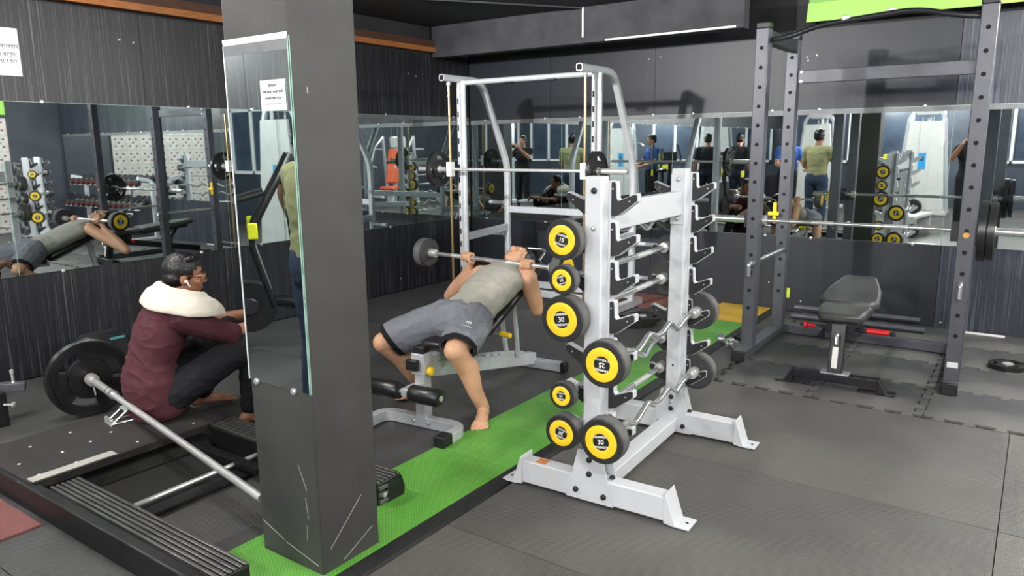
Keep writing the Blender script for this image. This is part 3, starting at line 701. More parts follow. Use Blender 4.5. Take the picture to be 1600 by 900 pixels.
for z in (2.07, 2.0): obj('beam_bolt', MB().lathe([(.012, 0), (.012, .006), (0, .008)], (XL+PW/2+.03, Y1-.025, z), (0, -1, 0), 10), M_clip, pr)
obj('pull_up_bar', MB().tube(fillet([(XL, 5.40, 2.235), (-1.49, 5.33, 2.235), (-1.28, 5.30, 2.292), (-.72, 5.25, 2.325), (-.50, 5.22, 2.265), (XRR, 5.25, 2.245)], .12, 6), 0.017, 12), M_rackd, pr)
for x, z in ((-1.12, 2.318), (-.86, 2.333)): obj('bar_lug', MB().box((x, 5.285, z), (.05, .03, .03)), M_clip, pr, .003)
obj('sticker', MB().box((XRR, Y0-.12-PW/2-.0005, 0.175), (0.06, 0.001, 0.035)), M_paper, pr)
obj('number_tag', MB().cyl((XRR, Y0-.12-PW/2, 0.985), (XRR, Y0-.12-PW/2-.002, 0.985), 0.017, n=16), mat('amber_tag', (214, 160, 62), .5, 0, 40, .1), pr)
# yellow bar catch on the rear upright
yc = obj('yellow_catch', MB().box((XL-.06, Y1-.06, 0.99), (0.026, 0.03, 0.17)).box((XL-.065, Y1-.075, 0.985), (0.085, 0.03, 0.032)), M_yel, pr, .008)
# barbell on the power rack
BY, BZ = 5.43, 0.992
pb = thing('olympic_barbell', 'chrome barbell resting across the charcoal power rack', 'barbell', (0, 0, 0))
obj('shaft', MB().cyl((-1.60, BY, BZ), (-.36, BY, BZ), 0.014, n=14), M_chrome, pb)
for a in (-1.28, -.82):
    obj('grip_band', MB().cyl((a, BY, BZ), (a+.14, BY, BZ), 0.0145, n=14), M_chrome2, pb)
for a, b in ((-1.60, -2.02), (-.36, .08)):
    obj('sleeve', MB().cyl((a, BY, BZ), (b, BY, BZ), 0.025, n=18), M_chrome, pb)
    s = 1 if b > a else -1
    obj('sleeve_collar', MB().cyl((a-s*.005, BY, BZ), (a+s*.035, BY, BZ), 0.037, n=18), M_chrome2, pb)
weight_plate('inner black weight plate on the power rack barbell', (-.262, BY, BZ), (1, 0, 0), 0.19, 0.04, 20, True, False, 'plates on the rack barbell')
weight_plate('outer black weight plate on the power rack barbell', (-.215, BY, BZ), (1, 0, 0), 0.18, 0.036, 50, True, False, 'plates on the rack barbell')
# ================================================================== FLAT BENCH in the power rack
def pad(mb_pts, z0, th, M=None, r=0.03):
    return MB().prism(mb_pts, (0, 0, z0), (1, 0, 0), (0, 1, 0), th)
fb = thing('weight_bench', 'black padded weight bench with red grips inside the power rack', 'weight bench', (-1.0, 5.48, 0), R_(4.5))
def foot_bar(t, y, hw, m, s=1):
    obj('foot_tube', MB().box((0, y, 0.062), (2*hw-.10, 0.062, 0.055)), m, t, 0.004)
    for a in (-1, 1):
        pp = [(hw-.06, .092), (hw-.05, .094), (hw-.005, .012), (hw+.045, .012), (hw+.045, .003), (hw-.06, .003)]
        obj('foot_plate', MB().prism([(a*x, z) for x, z in pp], (0, y+.042, 0), (1, 0, 0), (0, 0, 1), .084), m, t, .003)
        obj('foot_pad', MB().box((a*(hw-.10), y, .005), (.14, .07, .008)), M_white if m is M_rackd else M_black, t, .002)
M_bk = mat('black_gloss_paint', (30, 30, 36), 0.3, 0.1, 16, 0.2, 0.04, 120)
foot_bar(fb, -.575, .31, M_bk); foot_bar(fb, .72, .30, M_bk)
obj('post', MB().bar((0, -.56, .085), (0, -.50, .40), .085, .075, up=(0, 1, 0)), M_bk, fb, .004)
obj('post_plate', MB().box((0, -.565, .093), (.17, .085, .008)), M_clip, fb, .002)
obj('post_sticker', MB().bar((-.005, -.601, .13), (-.005, -.577, .265), .034, .002, up=(0, 1, 0)), M_white, fb)
obj('post_handle', MB().tube(fillet([(0, -.565, .345), (0, -.60, .345), (0, -.61, .29)], .02), .012, 10), M_chrome, fb)
obj('spine', MB().bar((0, -.50, .33), (0, .72, .10), .07, .08), M_bk, fb, .004)
obj('seat_bracket', MB().box((0, -.38, .37), (.16, .24, .07)), M_bk, fb, .004)
obj('back_bracket', MB().bar((0, -.12, .405), (0, .55, .455), .10, .05), M_bk, fb, .004)
obj('back_strut', MB().bar((0.0, .40, .42), (0, .22, .20), .05, .04), M_bk, fb, .003)
sp = [(-.105, -.52), (.105, -.52), (.135, -.50), (.165, -.22), (.15, -.165), (-.15, -.165), (-.165, -.22), (-.135, -.50)]
o = obj('seat_pad', MB().prism(sp, (0, 0, .405), (1, 0, 0), (0, 1, 0), .062), M_vinyl2, fb, .022)
bp_ = [(-.15, -.150), (.15, -.150), (.19, -.06), (.175, .25), (.115, .60), (.09, .62), (-.09, .62), (-.115, .60), (-.175, .25), (-.19, -.06)]
o = obj('back_pad', MB().prism(bp_, (0, 0, .0), (1, 0, 0), (0, 1, 0), .066), M_vinyl2, fb, .022); o.location = (0, 0, .425); o.rotation_euler = (R_(5), 0, 0)
obj('grip_rod', MB().cyl((-.27, -.30, .325), (.27, -.30, .325), .010, n=10), M_bk, fb)
obj('red_grip', MB().cyl((.14, -.30, .325), (.275, -.30, .325), .019, n=14), M_red, fb, .004)
obj('red_knob', MB().lathe([(.012, 0), (.014, .05), (.024, .055), (.024, .075), (.01, .08)], (-.17, -.30, .325), (-1, 0, 0), 14), M_red, fb)
# ================================================================== INCLINE BENCH
ib = thing('incline_bench', 'grey framed incline bench with foam rollers under the lying man', 'incline bench', (-2.69, 2.90, 0), R_(5))
up_ = fillet([(.27, -.17, .032), (.27, .03, .032), (-.27, .03, .032), (-.27, -.17, .032)], .16, 8)
obj('u_foot', MB().sweep(up_, .055, .06, up=(0, 0, 1)), M_smith, ib, .004)
for s in (-1, 1): obj('foot_cap', MB().box((s*.27, -.165, .036), (.066, .085, .072)), M_black, ib, .006)
for s in (-1, 1): child('bolt', bolt_st, M_clip, ib, (s*.05, .001, .035))
obj('front_post', MB().box((0, .035, .24), (.066, .066, .38)), M_smith, ib, .004)
obj('post_sleeve', MB().box((0, .03, .37), (.082, .082, .12)), M_smith, ib, .004)
obj('post_cap', MB().box((-.02, -.03, .37), (.075, .03, .06)), M_black, ib, .005)
obj('post_top_cap', MB().box((0, .03, .45), (.07, .07, .04)), M_black, ib, .006)
obj('yellow_knob', MB().lathe([(.01, 0), (.01, .012), (.024, .014), (.024, .034), (.015, .04)], (.034, .03, .33), (1, 0, 0), 16), M_yel, ib)
obj('roller_axle', MB().cyl((-.27, -.07, .225), (.20, -.07, .225), .016, n=12), M_chrome2, ib)
obj('roller_arm', MB().box((-.035, -.03, .225), (.05, .12, .045)), M_smith, ib, .004)
for a, b in ((-.005, .195), (-.28, -.075)):
    obj('foam_roller', MB().lathe([(.02, 0), (.043, .003), (.049, .015), (.049, b-a-.015), (.043, b-a-.003), (.02, b-a)], (a, -.07, .225), (1, 0, 0), 22), M_vinyl, ib)
obj('spine', MB().bar((0, .05, .33), (0, 1.30, .07), .058, .085), M_smith, ib, .004)
dz = -(.33-.07)/1.25
for k in range(6):
    y = .64+.085*k; z = .33+dz*(y-.05)+.050
    obj('notch', MB().bar((0, y, z), (0, y+.06, z+dz*.06), .062, .022), M_smith, ib, .003)
obj('rear_foot', MB().box((0, 1.31, .035), (.50, .062, .062)), M_smith, ib, .004)
for s in (-1, 1): obj('foot_cap', MB().box((s*.245, 1.31, .036), (.035, .07, .07)), M_black, ib, .006)
INC = R_(24); PB = Vector((0, .52, .415)); PD = Vector((0, math.cos(INC), math.sin(INC))); PN = Vector((0, -math.sin(INC), math.cos(INC)))
sp = [(-.10, .17), (.10, .17), (.13, .21), (.14, .50), (-.14, .50), (-.13, .21)]
obj('seat_pad', MB().prism(sp, (0, 0, .395), (1, 0, 0), (0, 1, 0), .055), M_vinyl, ib, .02)
obj('seat_rail', MB().bar((0, .03, .375), (0, .55, .375), .06, .04), M_smith, ib, .003)
bb = [(-.12, 0), (.12, 0), (.14, .05), (.14, .74), (.10, .82), (-.10, .82), (-.14, .74), (-.14, .05)]
obj('back_pad', MB().prism(bb, PB-PN*.01, (1, 0, 0), PD, .06), M_vinyl, ib, .022)
for s in (-1, 1):
    a = PB+PD*.46-PN*.02+Vector((s*.055, 0, 0)); obj('back_strut', MB().bar(a, (s*.045, 1.02, .16), .022, .028), M_smith, ib, .003)
obj('back_rail', MB().bar(PB+PD*.06-PN*.03, PB+PD*.70-PN*.03, .05, .04), M_smith, ib, .003)
lp = [PB+PD*.66+PN*.0+Vector((.05, 0, -.02)), PB+PD*.97+Vector((.06, 0, .02)), PB+PD*.97+Vector((-.12, 0, .02)), PB+PD*.66+Vector((-.10, 0, -.02))]
obj('head_handle', MB().tube(fillet(lp, .05, 6), .008, 8), M_chrome, ib)
hp = PB+PD*.12-PN*.06+Vector((.06, 0, 0))
obj('handle_rod', MB().cyl(hp, hp+Vector((.12, .0, -.005)), .006, n=8), M_chrome2, ib)
obj('yellow_handle', MB().cyl(hp+Vector((.07, .0, .0)), hp+Vector((.15, -.01, -.003)), .017, n=12), M_yel, ib, .005)
# ================================================================== LEFT PLATFORM
pf = thing('deck_frame', 'dismantled black platform frame with ribbed side rails on the floor at left', 'platform', (0, 0, 0))
def ribbed(name, x0, x1, y0, y1, z, m_side):
    o = obj(name, MB().box(((x0+x1)/2, (y0+y1)/2, z/2), (x1-x0, y1-y0, z)), m_side, pf, .006)
    n = 6; w_ = (y1-y0)/n
    for k in range(n):
        obj('rib', MB().box(((x0+x1)/2, y0+w_*(k+.5), z+.004), (x1-x0-.004, w_*.62, .008)), M_alu, o, .002)
    return o
ra = ribbed('near_side_rail', -3.37, -2.14, 1.275, 1.405, .108, M_black_al)
for k in range(2): obj('end_bolt', MB().lathe([(.014, 0), (.014, .006), (.006, .009)], (-2.139, 1.31+.06*k, .06), (1, 0, 0), 12), M_clip, ra)
rb = ribbed('far_side_rail', -3.44, -2.205, 2.09, 2.235, .115, M_black_al)
for k in range(3): obj('end_fin', MB().box((-2.20, 2.12+.0*k, .03+.032*k), (.012, .05, .018)), M_alu, rb, .002)
obj('end_bracket', MB().prism([(0, 0), (.10, 0), (.11, .05), (.09, .11), (0, .11)], (-2.215, 2.14, .0), (0, 1, 0), (0, 0, 1), .02), M_black_al, rb)
obj('end_bolt', MB().lathe([(.012, 0), (.012, .006), (.006, .009)], (-2.194, 2.12, .06), (1, 0, 0), 12), M_clip, rb)
obj('front_beam', MB().box((-3.10, 1.245, .058), (1.95, .05, .116)), M_black_al, pf, .006)
M_ply = mat('worn_dark_plywood', (38, 35, 33), 0.7, 0, 5, 0.3, 0.2, 40, col2=(24, 22, 21), stretch=(1, 3, 1))
bd = obj('deck_board', MB().box((-3.76, 1.715, .108), (.60, .95, .03)), M_ply, pf, .003)
obj('board_edge', MB().bar((-3.452, 1.245, .106), (-3.452, 2.19, .106), .014, .034), M_ply, bd)
obj('worn_edge', MB().bar((-3.49, 1.25, .1235), (-3.49, 1.62, .1235), .06, .0012), M_scr, bd)
for a, b in ((-3.52, 1.30), (-3.52, 1.46), (-3.52, 1.75), (-3.52, 2.05), (-3.72, 1.30), (-3.70, 1.48), (-3.72, 1.62), (-3.76, 1.74), (-3.9, 1.42), (-3.93, 1.62), (-3.9, 1.82), (-3.98, 1.3)):
    child('screw', scm, M_clip, bd, (a, b, .1225), (0, R_(-90), 0))
obj('cross_rod', MB().cyl((-3.03, 1.40, .045), (-3.05, 2.09, .045), .011, n=10), M_chrome2, pf)
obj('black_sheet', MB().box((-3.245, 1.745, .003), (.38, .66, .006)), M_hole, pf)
obj('cross_brace', MB().box((-2.98, 1.75, .02), (.10, .70, .012)), M_black_al, pf)
obj('cross_brace', MB().box((-3.12, 1.98, .05), (.5, .05, .03)), M_black_al, pf)
obj('grey_plate', MB().box((-2.42, 1.56, .004), (.22, .26, .006)), M_pillar, pf)
# barbell with one big plate and a jack stand
BD = (Vector((-2.385, 1.645, .185))-Vector((-4.455, 1.975, .228))).normalized(); BP = Vector((-4.455, 1.975, .228))
lb = thing('olympic_barbell', 'long chrome barbell lying across the platform with one big plate', 'barbell', (0, 0, 0))
obj('shaft', MB().cyl(BP+BD*.42, BP+BD*2.09, .0165, n=16), M_chrome2, lb)
obj('sleeve', MB().cyl(BP-BD*.14, BP+BD*.40, .021, n=16), M_chrome2, lb)
obj('sleeve_collar', MB().cyl(BP+BD*.395, BP+BD*.425, .026, n=16), M_chrome, lb)
obj('sleeve_ring', MB().cyl(BP+BD*.33, BP+BD*.35, .0225, n=16), M_chrome, lb)
cl = thing('barbell_collar', 'steel spring collar against the big black plate', 'collar', BP+BD*.055)
obj('ring', MB().lathe([(.023, -.02), (.036, -.02), (.036, .02), (.023, .02)], (0, 0, 0), BD, 20), M_chrome2, cl)
obj('lever', MB().tube([(0, 0, -.03), BD*.03+Vector((0, 0, -.055)), BD*.035+Vector((0, 0, -.085))], .005, 8), M_chrome2, cl)
weight_plate('big black grip plate standing on the floor on the long barbell', BP, BD, 0.226, 0.06, 75, True, True)
js = thing('barbell_jack', 'small chrome wire jack stand under the long barbell', 'barbell jack', (BP+BD*.60)*1)
jb = -(BP+BD*.60).z+.124
side = BD.cross(Vector((0, 0, 1))).normalized()
for s in (-.035, .035):
    o_ = BD*s
    obj('leg', MB().tube([o_+side*.0+Vector((0, 0, -.02)), o_+side*.09+Vector((0, 0, jb+.006))], .006, 8), M_chrome, js)
    obj('skid', MB().tube([o_+side*.09+Vector((0, 0, jb+.006)), o_-side*.14+Vector((0, 0, jb+.006))], .006, 8), M_chrome, js)
obj('foot_plate', MB().prism([(-.05, 0), (.05, 0), (.05, .03), (.02, .045), (-.02, .045), (-.05, .03)], side*.094+Vector((0, 0, jb)), BD, (0, 0, 1), .003), M_chrome2, js)
obj('cradle', MB().bar(BD*-.04-Vector((0, 0, .024)), BD*.04-Vector((0, 0, .024)), .045, .006), M_chrome2, js)
# low steel bracket at the far left
br = thing('floor_bracket', 'black steel floor bracket with a grey arm and upright pin at the left edge', 'bracket', (-4.62, 1.60, 0))
obj('post', MB().box((-.10, -.03, .10), (.10, .10, .20)), M_black_al, br, .006)
obj('arm', MB().bar((-.25, -.14, .215), (-.10, .14, .195), .06, .05), M_rack, br, .004)
obj('pin', MB().lathe([(.012, 0), (.007, .006), (.007, .05), (.011, .055), (.011, .075), (.004, .08)], (-.13, .09, .222), (0, 0, 1), 10), M_chrome2, br)
obj('wing_bolt', MB().lathe([(.006, 0), (.006, .05), (.016, .052), (.016, .06), (.004, .065)], (-.05, 0, .13), (.8, .6, 0), 10), M_chrome2, br)
# black block leaning against the wall behind the plate
bk = thing('step_block', 'black plastic step block standing by the wall behind the big plate', 'step block', (-5.36, 2.43, 0))
obj('body', MB().prism([(-.17, 0), (.17, 0), (.16, .26), (.12, .30), (-.12, .30), (-.16, .26)], (.07, 0, 0), (0, 1, 0), (0, 0, 1), .14), M_vinyl, bk, .02)
obj('teal_stripe', MB().box((.212, .07, .255), (.003, .10, .016)), mat('teal_print', (70, 150, 150), .5, 0, 40, .1), bk)
# loose plates and collars on the floor
weight_plate('small black weight plate lying flat on the bright mat at right', (-.06, 5.98, .018), (0, 0, 1), .115, .034, 0, True, False, 'plates on the floor')
weight_plate('larger black weight plate lying on the floor behind the barbell rack', (-2.78, 5.76, .022), (0, 0, 1), .19, .04, 30, True, False, 'plates on the floor')
weight_plate('black weight plate stacked on top behind the barbell rack', (-2.72, 5.80, .060), (0, 0, 1), .165, .034, 80, True, False, 'plates on the floor')
weight_plate('small black plate lying left of the power rack foot', (-1.80, 5.78, .016), (0, 0, 1), .10, .03, 30, True, False, 'plates on the floor')
for k, (x, y, a) in enumerate(((-1.93, 5.56, 20), (-1.84, 5.50, 70), (-1.78, 5.44, 120))):
    t = thing('chrome_collar', ['leftmost chrome bar collar on the mat by the power rack', 'middle chrome bar collar on the mat by the power rack', 'chrome bar collar touching the power rack foot'][k], 'collar', (x, y, .034), R_(a), 'chrome collars on the mat')
    obj('ring', MB().lathe([(.024, -.025), (.034, -.025), (.034, .025), (.024, .025)], (0, 0, 0), (1, 0, 0), 18), M_chrome, t, .003)
    obj('screw_handle', MB().cyl((0, .02, .0), (0, .065, .012), .006, n=8).cyl((0, .06, -.02), (0, .06, .035), .005, n=8), M_chrome, t)
st = thing('steel_tube', 'pair of grey steel tubes lying along the foot of the back wall', 'steel tube', (-1.15, 6.80, 0))
obj('tube', MB().cyl((-.55, 0, .085), (.45, .02, .085), .024, n=14), M_rack, st)
obj('tube', MB().cyl((-.55, -.09, .026), (.50, -.08, .026), .024, n=14), M_rack, st)
# ================================================================== PEOPLE
V = Vector
class Blob(MB):
    def cap(s, p0, r0, p1, r1, n=14):
        p0, p1 = V(p0), V(p1); t = p1-p0
        if t.length < 1e-5: return s.ell(p0, (r0, r0, r0))
        t.normalize(); a = t.orthogonal().normalized(); b = t.cross(a); rings = []
        for k in range(5):
            th = math.pi/2*(k/4); rings.append((p0-t*r0*math.cos(th), max(r0*math.sin(th), 1e-4)))
        for k in range(5):
            th = math.pi/2*(k/4); rings.append((p1+t*r1*math.sin(th), max(r1*math.cos(th), 1e-4)))
        return s.loft([s.ring(p, a*q, b*q, n) for p, q in rings], n)
    def chain(s, pts, rs, n=14):
        for i in range(len(pts)-1): s.cap(pts[i], rs[i], pts[i+1], rs[i+1], n)
        return s
    def etube(s, pts, rad, side, n=28):
        """elliptical loft, rad = [(half width along side, half depth)], ends rounded"""
        pts = [V(p) for p in pts]; rings = []
        def ring_at(p, t, a, b):
            sd = (side-t*side.dot(t)).normalized(); dp = t.cross(sd); return s.ring(p, sd*a, dp*b, n)
        t0 = (pts[1]-pts[0]).normalized(); t1 = (pts[-1]-pts[-2]).normalized()
        for k in range(4):
            th = math.pi/2*(k/4); q = max(math.sin(th), .02); d_ = min(rad[0])*.5
            rings.append(ring_at(pts[0]-t0*d_*math.cos(th), t0, rad[0][0]*q, rad[0][1]*q))
        for i, p in enumerate(pts):
            t = (pts[min(i+1, len(pts)-1)]-pts[max(i-1, 0)]).normalized(); rings.append(ring_at(p, t, *rad[i]))
        for k in range(1, 5):
            th = math.pi/2*(k/4); q = max(math.cos(th), .02); d_ = min(rad[-1])*.5
            rings.append(ring_at(pts[-1]+t1*d_*math.sin(th), t1, rad[-1][0]*q, rad[-1][1]*q))
        return s.loft(rings, n)
    def melt(s, name, voxel, smooth=4, wr=0.0, wscale=9.0, org=V((0, 0, 0)), fac=0.5):
        me = bpy.data.meshes.new(name); me.from_pydata([tuple(V(v)-org) for v in s.v], [], s.f); me.update()
        bm = bmesh.new(); bm.from_mesh(me); bmesh.ops.recalc_face_normals(bm, faces=bm.faces); bm.to_mesh(me); bm.free()
        o = bpy.data.objects.new(name, me); COL.objects.link(o)
        rm = o.modifiers.new('r', 'REMESH'); rm.mode = 'VOXEL'; rm.voxel_size = voxel; rm.adaptivity = 0
        if smooth:
            sm_ = o.modifiers.new('s', 'SMOOTH'); sm_.factor = fac; sm_.iterations = smooth
        out = bpy.data.meshes.new_from_object(o.evaluated_get(bpy.context.evaluated_depsgraph_get()))
        bpy.data.objects.remove(o); bpy.data.meshes.remove(me)
        if wr:
            nn = [v.normal.copy() for v in out.vertices]
            for v, nv in zip(out.vertices, nn):
                p = v.co*wscale; q = V((p.x, p.y, p.z*1.6))
                a = 1-abs(noise.noise(q))*2.2; b2 = noise.noise(q*2.3+V((5, 1, 2)))
                v.co += nv*(wr*(max(a, 0)**2-.25)+wr*.4*b2)
        out.shade_smooth(); out.name = name
        return out
def rotm(f, up):
    """columns: side (x), forward (y), up (z)"""
    f = V(f).normalized(); up = V(up); x = f.cross(up).normalized(); z = x.cross(f)
    return Matrix((x, f, z)).transposed()
def head_blob(b, H, c):
    """c head centre, H 3x3 with y=face, z=crown"""
    P = lambda x, y, z: c+H @ V((x, y, z))
    e = lambda p, r_, **k: b.ell(P(*p), r_, H, **k)
    e((0, -.008, .028), (.074, .095, .090), nu=24, nv=16); e((0, .030, -.035), (.058, .060, .070), nu=20, nv=14)
    e((0, .056, -.088), (.030, .028, .022)); e((0, .005, -.055), (.056, .055, .045))
    b.cap(P(0, .084, .022), .008, P(0, .104, -.018), .0125, 10); e((0, .096, -.024), (.018, .013, .009))
    e((0, .083, -.052), (.024, .012, .0065)); e((0, .080, -.065), (.020, .012, .0075))
    e((0, .074, .034), (.050, .016, .010))
    for s in (-1, 1):
        e((s*.038, .056, -.022), (.026, .028, .028)); e((s*.076, -.010, -.010), (.009, .020, .031)); e((s*.070, -.004, -.03), (.010, .012, .014))
def face_parts(par, H, c, org, hair_m, voxel_eye=True):
    P = lambda x, y, z: c+H @ V((x, y, z))-org
    for s in (-1, 1):
        ey = obj('eye', MB().ell(P(s*.031, .0775, .014), (.0120, .0060, .0042), H, 12, 8), M_eye, par)
        obj('iris', MB().ell(P(s*.031, .0822, .014), (.0048, .0020, .0040), H, 10, 6), M_black, ey)
        obj('eyebrow', MB().tube([P(s*.016, .088, .031), P(s*.033, .087, .038), P(s*.050, .076, .033)], [.003, .0036, .002], 6), hair_m, par)
    obj('lips', MB().ell(P(0, .0895, -.058), (.019, .0050, .0065), H, 14, 8), M_lip, par)
def hair_mesh(H, c, org, kind, vox=0.006):
    b = Blob(); P = lambda x, y, z: c+H @ V((x, y, z))
    rnd = random.Random(3)
    b.ell(P(0, -.018, .042), (.085, .099, .095), H, 24, 16)
    b.ell(P(0, -.045, -.005), (.079, .068, .060), H, 20, 12)
    if kind == 'tousled':
        for k in range(60):
            a = rnd.uniform(-2.9, 2.9); e_ = rnd.uniform(.2, 1.3); d_ = V((math.sin(a)*math.cos(e_), math.cos(a)*math.cos(e_)*.9-.12, math.sin(e_)))
            p = V((d_.x*.078, d_.y*.090-.02, d_.z*.090+.040)); b.cap(P(*p), .013, P(*(p*1.09+V((rnd.uniform(-.01, .01), .004, 0)))), .007, 6)
    else:
        for k in range(26):
            a = rnd.uniform(-1.2, 1.2); d_ = V((math.sin(a)*.072, math.cos(a)*.062-.012, .100)); b.cap(P(*d_), .016, P(d_.x*1.04, d_.y+.008, .112), .009, 6)
    me = b.melt('hair', vox, 2, 0.002, 60, org)
    # keep the face clear
    bm = bmesh.new(); bm.from_mesh(me); Hi = H.transposed(); dele = []
    for f_ in bm.faces:
        q = Hi @ (f_.calc_center_median()+org-c)
        if (q.y > .056 and q.z < .060) or (q.y > .038 and q.z < .040) or (q.z < -.012 and q.y > -.006) or q.z < -.062 or (abs(q.x) > .07 and abs(q.y+.01) < .016 and q.z < .012): dele.append(f_)
    bmesh.ops.delete(bm, geom=dele, context='FACES'); bm.to_mesh(me); bm.free(); me.shade_smooth()
    return me
def hand_relaxed(b, wr, d_, n_, side, k=1.0, curl=0.5):
    """wr wrist, d_ finger direction, n_ palm normal, side = thumb side vector"""
    d_, n_, side = V(d_).normalized(), V(n_).normalized(), V(side).normalized(); M = Matrix((side, d_, n_)).transposed()
    b.ell(wr+d_*.045*k, (.040*k, .052*k, .016*k), M); b.cap(wr-d_*.02, .026*k, wr+d_*.03*k, .024*k)
    for i, (o_, L_) in enumerate(((.030, .072), (.010, .080), (-.010, .075), (-.029, .060))):
        p = wr+d_*.086*k+side*o_*k; a = 0.15; pts = [p-d_*.02*k, p]
        for j in range(3):
            a += curl; p = p+(d_*math.cos(a)+n_*math.sin(a))*L_/3*k; pts.append(p)
        b.chain(pts, [.0100*k, .0098*k, .009*k, .0085*k, .0075*k], 10)
    p = wr+d_*.025*k+side*.034*k
    b.chain([wr+d_*.015*k+side*.018*k, p, p+(d_*.7+side*.6+n_*.3).normalized()*.034*k, p+(d_*.9+side*.45+n_*.45).normalized()*.064*k], [.015*k, .0125*k, .0105*k, .0085*k], 10)
def hand_grip(b, wr, c, ax, bk, side):
    """fist around a bar: c grip centre on the bar, ax bar axis, bk direction the palm sits (away from fingertips), side thumb side along ax"""
    ax, bk = V(ax).normalized(), V(bk).normalized(); upv = V((0, 0, 1)); k = 1.0
    Q = lambda a, y, z: c+ax*a+bk*y+upv*z
    b.cap(wr, .027, Q(0, .026, -.035), .027); M = Matrix((ax, upv, bk)).transposed()
    b.ell(Q(0, .027, -.018), (.043, .040, .017), M)
    for i, o_ in enumerate((.031, .0105, -.0105, -.030)):
        o2 = o_*side; r_ = (.0098, .0102, .0098, .0088)[i]
        b.chain([Q(o2, .026, .004), Q(o2, .021, .022), Q(o2, -.004, .030), Q(o2, -.027, .014), Q(o2, -.024, -.012), Q(o2*.98, -.008, -.022)], [r_*1.05, r_*1.12, r_, r_*.95, r_*.9, r_*.82], 10)
    b.chain([Q(side*.020, .024, -.036), Q(side*.042, .004, -.034), Q(side*.040, -.022, -.024), Q(side*.030, -.031, -.004)], [.014, .012, .0105, .009], 10)
def foot_blob(b, ank, toe_dir, k=1.0, bare=True):
    """ank = ankle centre, toe_dir horizontal; sole at z of ank-.075"""
    t = V(toe_dir); t.z = 0; t.normalize(); s = t.cross(V((0, 0, 1))); g = ank-V((0, 0, .072*k))
    b.ell(g-t*.035*k+V((0, 0, .030*k)), (.034*k, .034*k, .030*k)); b.cap(ank, .036*k, g-t*.02*k+V((0, 0, .04*k)), .035*k)
    M = Matrix((s, t, V((0, 0, 1)))).transposed()
    b.cap(ank+t*.01*k-V((0, 0, .01*k)), .034*k, g+t*.10*k+V((0, 0, .028*k)), .023*k)
    b.ell(g+t*.05*k+V((0, 0, .026*k)), (.038*k, .09*k, .026*k), M); b.ell(g+t*.115*k+V((0, 0, .020*k)), (.046*k, .045*k, .020*k), M)
    for sg in (-1,):
        for i, (o_, L_, r_) in enumerate(((-.036, .050, .0125), (-.013, .050, .0088), (.007, .046, .0083), (.026, .040, .0080), (.043, .032, .0080))):
            p = g+t*.135*k+s*o_*sg*k+V((0, 0, .016*k)); b.chain([p, p+t*L_*.5*k+V((0, 0, .003)), p+t*L_*k-V((0, 0, .004))], [r_*1.05*k, r_*k, r_*.95*k], 8)
